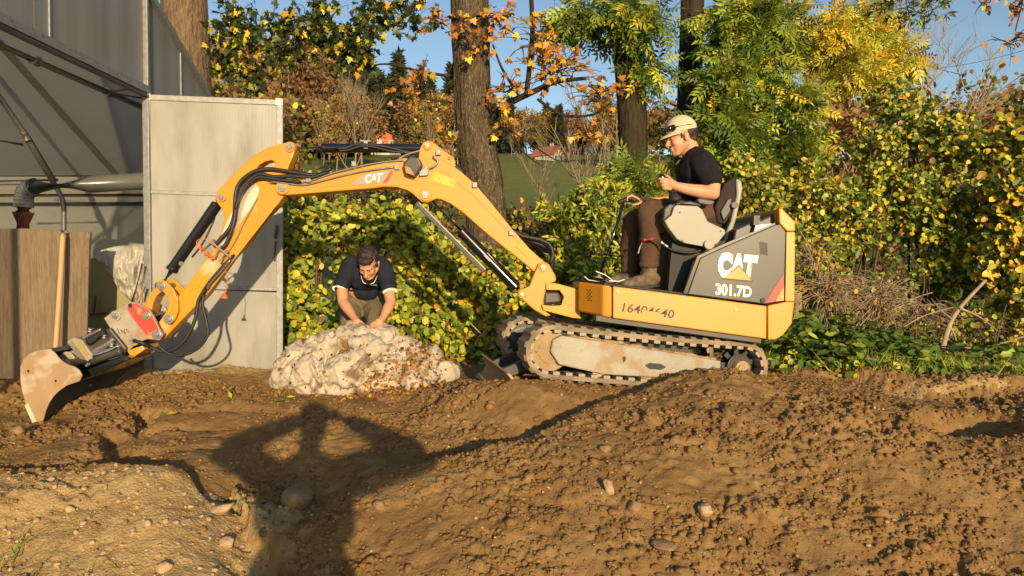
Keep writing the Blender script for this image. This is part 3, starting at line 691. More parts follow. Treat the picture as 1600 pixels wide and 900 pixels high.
quad_text("model_number", "301.7D", [(1118,461),(1174,465.5),(1175,447.5),(1118,442)], Yp, "white_print", hood, bold=0.04)
MB().pp([(1196,472.5),(1224.5,428),(1225,446),(1211,471)], Yp, YN+0.003).build("red_stripe", "red_mark", hood)
MB().pp([(1211.5,471),(1225,447),(1225,469.5)], Yp, YN+0.003).build("yellow_corner", "yellow", hood)
q = MB(); a = P(1192, 469, YN); q.tube([a+Vector((0,-0.008,0)), a+Vector((0,0.01,0))], 0.014, 12); q.build("hood_latch", "black_gloss", hood)
q = MB()
for i in range(6):
    for j in range(9):
        a = P(1188+2.1*i+0.3*j*0.2, 378+2.2*j+0.5*i, Yp); q.box(a, (0.0055, 0.002, 0.0055))
q.build("hood_grille", "black_print", hood)
num = quad_text("fleet_number", "16404640", [(972,487),(1054,498),(1054,484.5),(972,472.5)], YN-0.002, "black_print", side, shear=0.2, bold=0.012)
# worn middle digits: their lower half has rubbed off
import bmesh
bm = bmesh.new(); bm.from_mesh(num.data)
x0, x1 = xz(1003, 480, YN)[0], xz(1031.5, 480, YN)[0]; zc = zline((972, 480.5), (1054, 491), YN)
for xx in (x0, x1): bmesh.ops.bisect_plane(bm, geom=bm.verts[:]+bm.edges[:]+bm.faces[:], plane_co=(xx, 0, 0), plane_no=(1, 0, 0))
sl_ = Vector((-(zc(2)-zc(1)), 0, 1))
bmesh.ops.bisect_plane(bm, geom=bm.verts[:]+bm.edges[:]+bm.faces[:], plane_co=(x0, 0, zc(x0)), plane_no=sl_)
bmesh.ops.delete(bm, geom=[f for f in bm.faces if x0 < f.calc_center_median().x < x1 and f.calc_center_median().z < zc(f.calc_center_median().x)], context='FACES')
bm.to_mesh(num.data); bm.free()
# seat, consoles, controls
q = MB(); q.pp([(1117,324),(1131,288),(1147,277),(1154,279),(1157,287),(1146,330),(1134,350),(1122,349)], 4.80, 5.20); q.build("backrest", "seat_cloth", EX, smooth=False, bevel=0.03, seg=4)
q = MB(); q.pp([(1150,279),(1158,281),(1161,293),(1150,345),(1141,372),(1130,382),(1131,372),(1142,345),(1151,305)], 4.78, 5.22); q.build("seat_shell", "grey_plastic", EX, bevel=0.012)
q = MB(); q.pp([(1048,331),(1128,338),(1132,352),(1120,362),(1052,352)], 4.82, 5.18); q.build("seat_cushion", "seat_cloth", EX, bevel=0.025, seg=3)
q = MB(); a = P(1146, 321, 4.79); q.tube([a+Vector((0,-0.03,0)), a+Vector((0,0.0,0))], 0.024, 16); q.build("recline_knob", "dark_plastic", EX, bevel=0.004)
MB().pp([(1126,331),(1137,312),(1144,308),(1141,330),(1131,345)], 4.783, 4.80).build("seat_side_trim", "dark_plastic", EX, bevel=0.004)
MB().pp([(1044,455),(1050,380),(1080,378),(1130,376),(1145,372),(1150,368),(1100,402),(1078,458)], YN+0.20, YF-0.1).build("seat_base", "rubber", EX, bevel=0.012)
MB().pp([(1072,457),(1086,410),(1093,403),(1095,406),(1078,457)], YN+0.03, YN+0.10).build("base_edge", "grey_plastic", EX, bevel=0.004)
con_o = [(1038,345),(1049,336),(1053,323),(1058,320),(1090,322),(1097,327),(1106,346),(1132,358),(1134,364),(1121,381),(1112,384),(1098,385),(1070,380),(1058,374),(1044,356)]
for yy, nm in ((4.665, "console"), (5.24, "console")):
    con = MB().pp([(p[0], p[1]) for p in con_o], yy, yy+0.10) if yy < 5 else MB().prism([xz(p[0], p[1], 4.665) for p in con_o], yy, yy+0.10)
    con = con.build(nm, "grey_plastic", EX, bevel=0.014, seg=3)
    if yy < 5:
        MB().pp([(1036,346),(1038,326),(1046,319),(1078,314),(1094,318),(1096,323),(1090,321.5),(1058,319.5),(1051,324),(1048,336)], yy+0.006, yy+0.12).build("console_top", "dark_plastic", con, bevel=0.008)
        for (a_, b_, r_) in ((1107,382,0.033),):
            c = P(a_, b_, yy); t = MB(); t.tube([c+Vector((0,-0.022,0)), c+Vector((0,0.03,0))], r_, 22); t.build("console_knob", "grey_plastic", con, bevel=0.004)
        for (a_, b_) in ((1062,332),(1126,361),(1066,376)):
            c = P(a_, b_, yy); t = MB(); t.tube([c+Vector((0,-0.003,0)), c+Vector((0,0.01,0))], 0.006, 10); t.build("console_screw", "dark_plastic", con)
        MB().pp([(1088,312),(1094,309),(1116,313),(1118,317),(1106,321),(1092,318)], yy+0.02, yy+0.09).build("armrest", "dark_plastic", con, bevel=0.012)
        jb = MB(); jb.tube([P(1056,319,yy+0.06), P(1055,315,yy+0.06), P(1054,311,yy+0.06), P(1053,307,yy+0.06), P(1051,301,yy+0.06)], [0.046,0.042,0.046,0.036,0.022], 16); jb.build("joystick_boot", "rubber", con, smooth=True)
        jg = MB(); jg.limb([P(1050,302,yy+0.06), P(1044,290,yy+0.055), P(1034,277,yy+0.055)], [0.016,0.021,0.024]); jg.build("joystick_grip", "black_gloss", con, smooth=True)
# travel levers with black grips, pedals
for dy in (0.0, 0.11):
    lv = MB(); lv.tube([P(937,428,4.98+dy), P(957,372,4.99+dy), P(974,318,5.0+dy)], 0.011, 10); lvo = lv.build("travel_lever", "black_gloss", EX, smooth=True)
    g = MB(); g.limb([P(968,316,5.0+dy), P(984,309,5.0+dy), P(992,313,5.0+dy)], [0.016, 0.021, 0.016]); g.build("lever_grip", "rubber", lvo, smooth=True)
    b = MB(); b.tube([P(935,434,4.98+dy), P(936,428,4.98+dy)], [0.04,0.03], 14); b.build("lever_base", "muddy_steel", lvo)
for pts in ([(913,431),(920,437),(937,440)], [(931,423),(946,429),(957,437)], [(952,438),(966,439),(976,436)]):
    q = MB(); y0 = 4.92
    l = [P(a, b, y0) for a, b in pts]
    q.add([p + Vector((0, dy, dz)) for dz in (0, -0.006) for dy in (0, 0.10) for p in l],
          [(0,1,4,3),(1,2,5,4),(6,9,10,7),(7,10,11,8),(0,6,7,1),(1,7,8,2),(3,4,10,9),(4,5,11,10),(0,3,9,6),(2,8,11,5)])
    q.build("pedal", "steel", EX)
q = MB(); q.tube(smooth_path([P(1006,375,4.76), P(1020,374,4.75), P(1034,381,4.74), P(1052,391,4.72), P(1078,395,4.70), P(1095,391,4.70)]), 0.007, 8); q.build("control_cable", "hose", EX, smooth=True)
q = MB(); q.tube([P(1006,375,4.755), P(1021,373.5,4.745)], 0.012, 10); q.build("cable_end", "red_mark", EX)
q = MB(); q.tube([P(1033,378,4.735), P(1043,385.5,4.73)], 0.0085, 10); q.build("cable_sleeve", "white_print", EX)
# --- swing post and swing frame
kp = MB().pp([(838,420),(842,411),(850,408.5),(858,413),(868,431),(869,439),(854,443.5),(852,456),(849,470),(845.5,481),(861,493),(853,495),(834.5,484.5),(808,461.5),(810,454),(827,447),(833,431)], YB-0.115, YB-0.075)
post = kp.build("swing_post", "yellow", EX, bevel=0.008)
MB().prism([xz(a, b, YB-0.115) for a, b in [(838,420),(842,411),(850,408.5),(858,413),(868,431),(869,439),(854,443.5),(852,456),(849,470),(845.5,481),(861,493),(853,495),(834.5,484.5),(808,461.5),(810,454),(827,447),(833,431)]], YB+0.075, YB+0.115).build("post_cheek", "yellow", post, bevel=0.008)
MB().pp([(838,447),(855,444),(853,458),(848,484),(836,480),(822,466)], YB-0.074, YB+0.074).build("post_web", "yellow", post, bevel=0.01)
pin(EX, 849, 418.5, YB-0.122, YB+0.122, 0.030); pin(EX, 816, 460.5, YB-0.122, YB+0.122, 0.026)
sf = [(853,441),(870,443),(904,452),(908,498),(895,497),(849,485),(846,476),(862,478),(877,477),(881,463),(874,453.5),(853,453)]
MB().pp(sf, YB-0.13, YB+0.13).build("swing_frame", "yellow", EX, bevel=0.010)
MB().pp([(848,455),(876,455),(879,474),(848,476)], YB-0.08, YB+0.08).build("swing_pivot", "black_paint", EX, bevel=0.02)
q = MB(); c = P(862, 452, YB); q.tube([c, P(862, 482, YB)], 0.045, 20); q.build("swing_pin", "black_paint", EX)
MB().pp([(884,469),(893,470),(893,478),(884,477)], YB-0.134, YB-0.129).build("frame_plate", "yellow_scuffed", EX, bevel=0.002)
# --- boom
BN, BF = YB-0.075, YB+0.075
boom_o = [(431,293),(433,285),(440,280.5),(450,282),(493,279),(551,265),(609,251),(629,247),(657,246),(690,249),(704,256),(718,266),(742,287),(770,320),(799,356),(828,389),(853,411),(858,420),(854,428),(846,430),(836,426),(810,404.5),(786,386),(760,365),(742,349),(724,333),(703,318),(690,312),(682,310.5),(676,313),(667,317),(658,315),(646,304),(636,297),(621,292.5),(600,292),(580,294.5),(540,297.5),(493,301.5),(447,305),(436,303)]
boom = MB().pp(boom_o, BN, BF).build("boom", "yellow", EX, bevel=0.010, seg=3)
br_o = [(654,248),(656,232),(661,222.5),(669,219.5),(677,223),(692,234),(709,246),(712,260),(700,262),(680,254)]
for y0 in (YB-0.068, YB+0.05):
    MB().prism([xz(a, b, YB-0.068) for a, b in br_o], y0, y0+0.018, [[(xz(702+2.6*math.cos(t), 247.5+2.6*math.sin(t), YB-0.068)) for t in np.linspace(0, 2*math.pi, 9)[:-1]]]).build("cylinder_bracket", "yellow", boom, bevel=0.004)
for (poly, th) in (([(700,262),(742,300),(812,378),(816,385),(740,306),(696,270),(660,262),(640,264),(655,259)], 0.004),):
    MB().pp(poly, BN-th, BN+0.002).build("boom_rib", "yellow", boom, bevel=0.0015)
MB().pp([(812,378),(818,381),(828,401),(826,404),(806,386)], BN-0.006, BN+0.002).build("boom_gusset", "yellow", boom, bevel=0.002)
MB().pp([(436,292),(460,289),(520,288),(625,262),(640,262),(560,283),(500,294),(448,300)], BN-0.0025, BN+0.002).build("boom_tip_plate", "yellow", boom, bevel=0.001)
pin(EX, 668, 227.5, YB-0.082, YB+0.075, 0.030); pin(EX, 665, 304.5, BN-0.012, BF+0.012, 0.042); pin(EX, 441, 293.5, BN-0.014, BF+0.014, 0.046)
dec = MB().pp([(548,289),(560,279),(574,271),(614,266),(606,286),(570,288)], BN-0.0035, BN-0.0026).build("boom_decal", "grey_print", boom)
MB().pp([(598,285.5),(605,285.5),(614,268),(611,266.3)], BN-0.0050, BN-0.0040).build("boom_red_stripe", "red_mark", dec)
quad_text("boom_lettering", "CAT", [(570,287),(595,285),(598,270),(571,272.5)], BN-0.0062, "white_print", dec, bold=0.03)
MB().pp([(577,286.6),(583.5,279.5),(590,285.4)], BN-0.0080, BN-0.0068).build("boom_logo_triangle", "yellow", dec)
def outline(pts, Y, r, name, mat, parent, closed=True):
    l = [P(a, b, Y) for a, b in pts]; q = MB()
    for i in range(len(l) if closed else len(l)-1): q.bar(l[i], l[(i+1) % len(l)], 0.0012, r, (0, 1, 0))
    return q.build(name, mat, parent)
wl = MB().pp([(679,266),(713,281),(709,294),(672,285)], BN-0.0042, BN-0.003).build("warning_label", M("label_yellow", (0.78, 0.43, 0.03), rough=0.4), boom)
outline([(680,267.5),(711.5,281.5),(708,292.5),(674,284.5)], BN-0.0048, 0.0028, "label_border", "black_print", wl)
outline([(683,270.5),(690,287),(675.5,283)], BN-0.0048, 0.0035, "label_triangle", "black_print", wl)
outline([(702,284),(708,287),(705,281.5),(704,290)], BN-0.0048, 0.003, "label_mark", "black_print", wl, False)
# work light
q = MB(); q.pp([(629,256),(640,243),(654,246),(660,257),(648,276),(633,271)], BN-0.085, BN-0.01); wl_ = q.build("work_light", "black_paint", EX, bevel=0.012, seg=3)
MB().pp([(632,259),(641,262),(648,275),(634,270)], BN-0.091, BN-0.085).build("light_lens", M("amber_lens", (0.42, 0.22, 0.10), rough=0.15), wl_, bevel=0.002)
MB().pp([(655,268),(667,258),(671,263),(668,274),(655,275)], BN-0.03, BN-0.006).build("light_bracket", "galvanised", wl_, bevel=0.003)
# --- stick
SN, SF = YB-0.052, YB+0.052
stick_o = [(445,223),(452,220.5),(459,223),(462,230.5),(457,246),(450,262),(447,277),(452,290),(444,306),(434,320),(407,347),(384,381),(363,403),(320,463),(264,521),(256,530),(247,533),(238,527),(243,510),(256,492),(280,461),(308,424),(332,392),(346,360),(350,340),(347,327),(338,316),(336,307),(341,297),(363,273),(392,245.5),(421,229)]
h1 = [(398,267),(405,258),(414,252.5),(425,250),(430,253),(428,262),(416,264),(404,269)]
h2 = [(372,288),(379,280),(386,276),(391,277),(384,284),(376,293)]
stick = MB().pp(stick_o, SN, SF, [h1, h2]).build("stick", "yellow_scuffed", EX, bevel=0.008, seg=3)
MB().pp([(380,292),(396,284),(405,294),(402,309),(389,330),(362,366),(347,389),(340,380),(352,352),(369,318)], SN-0.002, SN+0.001).build("bare_metal_patch", "worn_metal", stick, bevel=0.001)
MB().pp([(330,402),(346,392),(342,402),(326,424),(318,432)], SN-0.0025, SN+0.001).build("bare_metal_patch", "worn_metal", stick)
MB().pp([(405,302),(443,307),(322,462),(316,462),(398,352)], SN-0.004, SN+0.001).build("stick_flange", "yellow", stick, bevel=0.002)
MB().pp([(300,438),(312,436),(312,444),(300,446)], SN-0.004, SN+0.002).build("stick_boss", "yellow", stick, bevel=0.002)
pin(EX, 452, 229.5, SN-0.014, SF+0.014, 0.036); pin(EX, 345, 308, SN-0.016, SF+0.016, 0.034)
# --- cylinders
def cylinder(name, a, b, r, rod_r, split, Yc=YB, extra=None):
    A, B = P(*a, Yc), P(*b, Yc); d = (B-A).normalized(); Mx = A.lerp(B, split)
    q = MB(); q.tube([A - d*0.0, A + d*0.02, Mx - d*0.02, Mx - d*0.02, Mx], [r*0.8, r, r, r*1.12, r*1.12], 20); c = q.build(name, "black_gloss", EX, smooth=True, smooth_angle=30)
    q = MB(); q.tube([Mx, B], rod_r, 16); q.build("rod", "chrome", c, smooth=True)
    q = MB(); q.tube([B + Vector((0, -0.03, 0)), B + Vector((0, 0.03, 0))], r*0.85, 18); q.build("rod_eye", "black_paint", c, bevel=0.003)
    return c
sc_ = cylinder("stick_cylinder", (662,232), (455,231), 0.031, 0.017, 0.765)
q = MB(); q.box(P(571.5, 221, YB-0.015), (0.072, 0.045, 0.012)); q.box(P(571.5, 226, YB-0.035), (0.028, 0.012, 0.055)); q.build("hose_clamp", "galvanised", sc_, bevel=0.003)
for pts in ([(525,232),(540,231),(556,226),(572,226),(600,229),(640,238),(658,238)], [(528,236),(545,234),(562,229),(580,229),(610,236),(650,240)]):
    q = MB(); q.tube(smooth_path([P(a, b, YB-0.045) for a, b in pts]), 0.009, 8); q.build("cylinder_hose", "hose", sc_, smooth=True)
bc = cylinder("bucket_cylinder", (342,315), (252,446), 0.037, 0.019, 0.82)
for t0 in (0.42, 0.46):
    a = P(342,315).lerp(P(252,446), t0)
q = MB(); q.tube(smooth_path([P(336,340,YB-0.042), P(318,378,YB-0.05), P(300,402,YB-0.046)]), 0.007, 8); q.build("cylinder_line", "hose", bc, smooth=True)
q = MB(); q.tube([P(283,412,YB-0.05), P(283,412,YB-0.02)], 0.016, 12); q.build("cylinder_port", "black_paint", bc)
bo = cylinder("boom_cylinder", (809,452), (667,306), 0.040, 0.017, 0.62)
q = MB(); q.bar(P(651,317,YB-0.03), P(757,424,YB-0.03), 0.035, 0.050, (0, 1, 0)); g = q.build("cylinder_guard", "black_paint", bo, bevel=0.004)
q = MB(); q.bar(P(655,317,YB-0.05), P(759,421,YB-0.05), 0.006, 0.014, (0, 1, 0)); q.build("guard_edge", "steel", bo)
q = MB(); q.tube([P(722,352,YB-0.055), P(800,436,YB-0.055)], 0.009, 8); q.build("cylinder_pipe", "chrome", bo, smooth=True)
q = MB(); q.box(P(762,403,YB-0.052), (0.062, 0.02, 0.03), frame_of(P(809,452)-P(667,306), (0, 1, 0))); q.build("pipe_clamp", "galvanised", bo, bevel=0.003)
# --- hydraulic lines on boom and stick
def hose(pts, r, Y, mat="hose", name="hydraulic_hose", parent=None, n=8):
    q = MB(); q.tube(smooth_path([P(a[0], a[1], a[2] if len(a) > 2 else Y) for a in pts]), r, n); return q.build(name, mat, parent or EX, smooth=True)
hose([(440,284,4.91),(452,283),(470,285),(490,281),(512,273),(540,265),(580,256),(620,251),(632,252)], 0.006, 4.915, "steel", "steel_line")
hose([(420,284),(445,286),(466,289),(482,288),(505,282),(560,269),(617,261)], 0.006, 4.912, "steel", "steel_line")
hose([(620,250),(640,240),(668,234),(680,240),(702,255),(735,290),(770,330),(795,352)], 0.007, 4.95, "steel", "steel_line")
hose([(650,243),(672,237),(690,246),(720,275),(745,303),(780,340),(798,356)], 0.007, 4.975, "steel", "steel_line")
hose([(676,244),(684,252),(678,260),(668,263)], 0.007, 4.90, "steel", "steel_line")
hose([(695,250),(716,263),(722,272),(716,270)], 0.020, 5.02, "rubber")
for dx, dy, Yh in ((0, 0, 4.94), (4, 7, 4.99), (0, 12, 5.05)):
    hose([(800+dx,360,Yh),(818,369+dy*0.4,Yh),(842,374+dy,Yh),(858,382+dy,Yh),(864,396+dy,Yh),(860,411+dy,Yh),(853,422+dy,5.06)], 0.013, Yh, "hose", parent=boom)
hose([(520,262),(500,272),(486,273),(470,271),(452,268),(438,266),(420,264),(400,267),(384,276),(373,288),(368,304),(367,322),(365,340),(358,358),(344,374),(334,385)], 0.0135, 4.925)
hose([(512,268),(492,276),(470,276),(448,275),(428,276),(406,272),(390,281),(378,295),(370,316),(366,345),(360,365),(352,382),(346,388)], 0.012, 4.905)
hose([(470,284),(455,283),(440,281),(425,279),(405,277),(388,287),(376,303),(368,326)], 0.010, 4.893)
hose([(402,309),(392,328),(380,350),(370,372),(358,392),(345,408)], 0.005, 4.938, "steel", "steel_line")
hose([(366,398),(350,414),(336,430),(322,448),(312,466),(308,480)], 0.011, 4.925, "hose"); hose([(362,404),(345,425),(330,442),(324,452)], 0.009, 4.918, "chrome", "steel_line")
hose([(322,450),(310,470),(306,495),(296,520),(283,538),(268,547),(252,549),(232,541),(212,534)], 0.012, 4.90)
hose([(318,458),(317,478),(322,500),(325,520),(316,538),(300,550),(282,555),(262,552),(248,540)], 0.010, 4.88)
for (a, b, c, d_) in ((312,386,318,391), (322,396,334,404)):
    q = MB(); q.tube([P(a, b, 4.905), P(c, d_, 4.905)], 0.022, 12); q.build("coupling_cap", "orange_cap", stick, bevel=0.004)
for (a, b, c, d_) in ((318,390,336,376), (334,404,348,385), (344,410,356,392)):
    q = MB(); q.tube([P(a, b, 4.91), P(c, d_, 4.91)], 0.013, 10); q.build("hose_coupling", "steel", stick)
hose([(325,400),(316,392),(308,382),(308,376),(316,373),(330,376),(338,384)], 0.003, 4.90, "orange_cap", "cap_cord", stick, 6)
hose([(352,420),(355,435),(353,448),(354,456)], 0.0025, 4.91, "orange_cap", "cap_cord", stick, 6)
q = MB(); q.tube([P(352,456,4.91), P(351,466,4.91)], [0.010, 0.024], 10); q.build("hanging_cap", "orange_cap", stick)
q = MB(); q.bar(P(331,379,4.90), P(361,402,4.90), 0.014, 0.010); q.build("coupling_plate", "galvanised", stick)
for (a, b) in ((482,281),(620,261),(553,256),(799,364),(742,289),(685,238)):
    q = MB(); q.box(P(a, b, 4.912), (0.032, 0.022, 0.036)); q.build("line_clamp", "galvanised", boom, bevel=0.003)
# --- linkage to the bucket
def ring_link(pts_out, y0, y1, name):
    return MB().pp(pts_out, y0, y1).build(name, "yellow", EX, bevel=0.006)
for y0 in (YB-0.088, YB+0.066):
    o = [(243,447),(245,439),(252,436.5),(260,440),(271,452),(277.5,468),(278,487),(273,500),(266,508),(257,505),(254,497),(261,488),(264,474),(261,462),(254,455)]
    q = MB().prism([xz(a, b, YB-0.088) for a, b in o], y0, y0+0.022).build("guide_link", "yellow", EX, bevel=0.004)
o = [(243,449),(236,456),(229,467),(225,482),(224,496),(231,499),(236,488),(239,474),(244,463),(252,456),(256,447),(250,441)]
MB().prism([xz(a, b, YB-0.06) for a, b in o], YB-0.06, YB+0.06).build("bucket_link", "yellow", EX, bevel=0.008)
pin(EX, 251, 446.7, YB-0.10, YB+0.10, 0.030, "steel"); pin(EX, 263, 499, YB-0.10, YB+0.10, 0.034, "steel")
# --- quick coupler
cp_o = [(162,497),(172,490),(195,475.5),(212,472),(233,483),(241,497),(247,510),(255,523),(249,532),(230,530),(216,535),(200,548),(193,545),(182,527),(170,510)]
for y0 in (YB-0.125, YB+0.10):
    cpl = MB().prism([xz(a, b, YB-0.125) for a, b in cp_o], y0, y0+0.025).build("coupler_plate", "coupler_grey", EX, bevel=0.004)
    if y0 < YB:
        rd = [(196,477),(212,473.5),(232,484),(240,498),(246,511),(253,523),(248,530),(231,528.5),(224,518),(212,503),(203,490)]
        MB().pp([(a, b) for a, b in rd], y0-0.003, y0+0.001).build("red_panel", "coupler_red", cpl, bevel=0.001)
        outline([(183,513),(187,522),(191,520),(189,515),(193,518),(196,522),(194,514)], y0-0.003, 0.006, "coupler_lettering", "black_print", cpl, False)
        outline([(197,514),(201,519)], y0-0.003, 0.007, "coupler_lettering", "black_print", cpl, False)
        q = MB(); c = P(204, 477.5, y0); q.tube([c+Vector((0,-0.004,0)), c+Vector((0,0.002,0))], 0.015, 14); q.build("coupler_hole", "black_print", cpl)
q = MB(); q.prism([xz(a, b, YB-0.1) for a, b in [(176,505),(215,490),(243,520),(205,540)]], YB-0.099, YB+0.099); q.build("coupler_body", "black_paint", EX, bevel=0.01)
for (a, b, r) in ((180,493.5,0.036), (209,532,0.036), (228,494,0.030), (244,523,0.032)):
    pin(EX, a, b, YB-0.134, YB+0.13, r, "coupler_grey" if r > 0.033 else "steel")
# --- tilting head under the coupler
T = MB(); T.pp([(128,532),(152,520),(172,512),(198,545),(190,560),(150,566),(134,545)], YB-0.15, YB+0.15); tl = T.build("tilt_frame", "black_paint", EX, bevel=0.012)
T = MB(); T.pp([(104,534),(116,527),(128,531),(150,563),(134,574)], YB-0.19, YB+0.16); tb = T.build("tilt_cylinder_block", "coupler_grey", EX, bevel=0.006)
MB().pp([(116,534),(122,530.5),(139,554),(132,558)], YB-0.194, YB-0.188).build("block_label", M("olive_label", (0.33, 0.26, 0.08), rough=0.5), tb)
MB().pp([(106,536),(112,532),(139,570),(134,573)], YB-0.196, YB-0.19).build("block_ridge", "steel", tb, bevel=0.002)
for pts, r, mt in (([(142,552),(154,545),(170,536),(178,529)], 0.018, "steel"), ([(146,558),(160,552),(176,546),(186,540)], 0.022, "chrome"), ([(138,536),(150,527),(164,518)], 0.022, "rubber"), ([(140,566),(165,556),(190,548)], 0.026, "black_paint"), ([(128,530),(142,522),(158,515)], 0.012, "steel")):
    hose(pts, r, YB-0.17, mt, "tilt_line", tl, 12)
q = MB(); c = P(107, 560, YB-0.20); q.tube([c+Vector((0,-0.02,0)), c+Vector((0,0.06,0))], 0.050, 24); dsc = q.build("pivot_disc", "coupler_grey", EX, bevel=0.006)
q = MB(); q.tube([c+Vector((0,-0.028,0)), c+Vector((0,-0.018,0))], 0.014, 10); q.build("disc_bolt", "steel", dsc)
for (a, b, r) in ((142,513,0.028), (95,545,0.022), (84,548,0.018), (164,523,0.02), (176,536,0.025)):
    q = MB(); q.tube([P(a, b, YB-0.18), P(a-1, b+5, YB-0.18)], r, 8); q.build("hose_fitting", "steel", tl)
hose([(209,532,4.85),(222,536,4.84),(232,541,4.87)], 0.012, 4.85)
MB().pp([(198,548),(222,540),(226,546),(206,560)], YB-0.12, YB+0.1).build("coupler_toe", "yellow_scuffed", EX, bevel=0.005)
# --- wide ditching bucket
KN, KF = 4.60, 5.40
shell_o = [(78,545),(60,547.5),(45,553),(36,562),(31.5,574),(32,597),(35,614),(40,632),(47,650),(54,668)]
shell_i = [(59,664),(52,648),(46,630),(41,612),(38,596),(37.5,577),(41,567),(48,559),(62,553),(80,551)]
bk = MB().pp(shell_o + shell_i, KN+0.012, KF-0.012).build("bucket_shell", "bucket_inside", EX, bevel=0.002)
pl_o = [(78,545),(60,547.5),(45,553),(36,562),(31.5,574),(32,597),(35,614),(40,632),(47,650),(54,668),(64.5,666),(68,654),(72,640),(77,629),(83,620),(92,611),(103,603),(114,599),(124,595.5),(128,587),(124,579),(116,573),(108,570.5),(100,566.5),(92,560),(86,552)]
bolt = [[(a+2.1*math.cos(t), b+2.1*math.sin(t)) for t in np.linspace(0, 2*math.pi, 9)[:-1]] for a, b in ((43.5,580),(86.5,595.5))]
near = MB().pp(pl_o, KN, KN+0.012, bolt).build("bucket_side_plate", "bucket_steel", EX, bevel=0.002)
MB().prism([xz(a, b, KN) for a, b in pl_o], KF-0.012, KF).build("bucket_side_plate", "bucket_inside", EX, bevel=0.002)
MB().pp([(38,633),(44,630.5),(59.5,664),(54,669)], KN-0.010, KN-0.001).build("side_cutter", "edge_steel", near, bevel=0.002)
a, b = xz(52, 660, KN), xz(60, 672, KN)
MB().pp([(47,650),(52,648),(61,668),(55,671)], KN+0.013, KF-0.013).build("cutting_edge", "edge_steel", EX, bevel=0.002)
q = MB(); q.tube([P(100,572,KN+0.03), (P(100,572,KN+0.03).x, KF-0.03, P(100,572,KN+0.03).z)], 0.045, 20); q.build("bucket_torque_tube", "black_paint", EX, smooth=True, smooth_angle=40)
MB().pp([(78,546),(100,560),(126,580),(190,556),(206,560),(150,586),(118,598),(86,572)], YB-0.20, YB+0.2).build("bucket_mount", "black_gloss", EX, bevel=0.02)
# ------------------------------------------------------------------ people
def unit(v): return Vector(v).normalized()
def add_head(mb, c, f, u, neck):
    f = unit(f); u = unit(Vector(u) - f * Vector(u).dot(f)); s = f.cross(u); A = (f, s, u)
    q = lambda a, b, d: c + f*a + s*b + u*d
    mb.ell(q(-0.012, 0, 0.036), (0.098, 0.077, 0.088), A)
    mb.ell(q(0.034, 0, -0.028), (0.058, 0.060, 0.088), A)
    mb.ell(q(0.066, 0, -0.099), (0.026, 0.030, 0.021), A)
    for k in (-1, 1):
        mb.cone(q(0.0, 0.055*k, -0.055), q(0.060, 0.022*k, -0.100), 0.022, 0.018)
        mb.ell(q(0.062, 0.036*k, -0.028), (0.026, 0.022, 0.026), A)
        mb.ell(q(-0.008, 0.077*k, -0.012), (0.019, 0.010, 0.031), A)
        mb.ell(q(-0.006, 0.083*k, 0.006), (0.014, 0.007, 0.013), A)
    mb.ell(q(0.078, 0, 0.020), (0.016, 0.052, 0.011), A)
    mb.cone(q(0.088, 0, 0.006), q(0.113, 0, -0.034), 0.009, 0.0135)
    for k in (-1, 1): mb.ell(q(0.103, 0.011*k, -0.037), (0.011, 0.008, 0.008), A)
    mb.ell(q(0.089, 0, -0.062), (0.011, 0.023, 0.007), A); mb.ell(q(0.087, 0, -0.074), (0.011, 0.020, 0.007), A)
    mb.cone(q(-0.035, 0, -0.045), neck, 0.056, 0.062)
    return q, A
def eyes(root, q, A):
    for k in (-1, 1):
        m = MB(); m.ell(q(0.078, 0.031*k, 0.000), (0.011, 0.013, 0.007), A, 10, 6); e = m.build("eye", "skin", root, smooth=True)
        m = MB(); m.ell(q(0.0845, 0.031*k, 0.000), (0.005, 0.006, 0.006), A, 8, 6); m.build("iris", "hair", e, smooth=True)
        m = MB(); m.cone(q(0.092, 0.016*k, 0.020), q(0.080, 0.048*k, 0.021), 0.004, 0.003, 6); m.build("eyebrow", "hair", root, smooth=True)
def finger(mb, pts, r=0.0088): mb.limb(pts, [r*1.05, r, r*0.92, r*0.85][:len(pts)] if len(pts) <= 4 else r, 10)
def wrinkle(a, s=9.0, seed=0, sz=0.6):
    return lambda c: a * (1 - 2*np.abs(vnoise(c[:, 0]*s + 0.7*vnoise(c[:, 0]*4, c[:, 1]*4, c[:, 2]*4), c[:, 1]*s, c[:, 2]*s*sz + c[:, 0]*2, seed))) + 0.35*a*vnoise(c[:, 0]*30, c[:, 1]*30, c[:, 2]*30, seed+4)

# --- the operator on the seat
zf = lambda x: ztop(x) + 0.016
nf = P(1013, 400, 4.88); ff = P(986, 410, 5.12)
OP = thing("person", "seated person in black t-shirt, brown work trousers and beige cap driving the excavator", "person", P(1105, 345, 5.0))
b = MB(); hc = P(1065, 214.5, 5.0)
q, A = add_head(b, hc, (-0.955, -0.10, -0.23), (-0.2, 0, 1), P(1082, 244, 5.0))
b.ell(P(1088, 268, 5.0), (0.115, 0.165, 0.13)); b.ell(P(1087, 305, 5.0), (0.105, 0.145, 0.13)); b.ell(P(1103, 334, 5.0), (0.12, 0.155, 0.09))
b.limb([P(1082,243,5.0), P(1100,256,4.84), P(1114,285,4.775), P(1114,302,4.745)], [0.06, 0.060, 0.050, 0.043]); b.limb([P(1114,302,4.745), P(1100,300,4.735), P(1075,296,4.725), P(1056,291,4.715)], [0.043, 0.046, 0.037, 0.028])
b.limb([P(1082,243,5.0), P(1088,256,5.16), P(1094,292,5.22), P(1080,312,5.20)], [0.06, 0.058, 0.048, 0.040]); b.limb([P(1080,312,5.20), P(1045,314,5.14), P(1010,315,5.07)], [0.041, 0.036, 0.026])
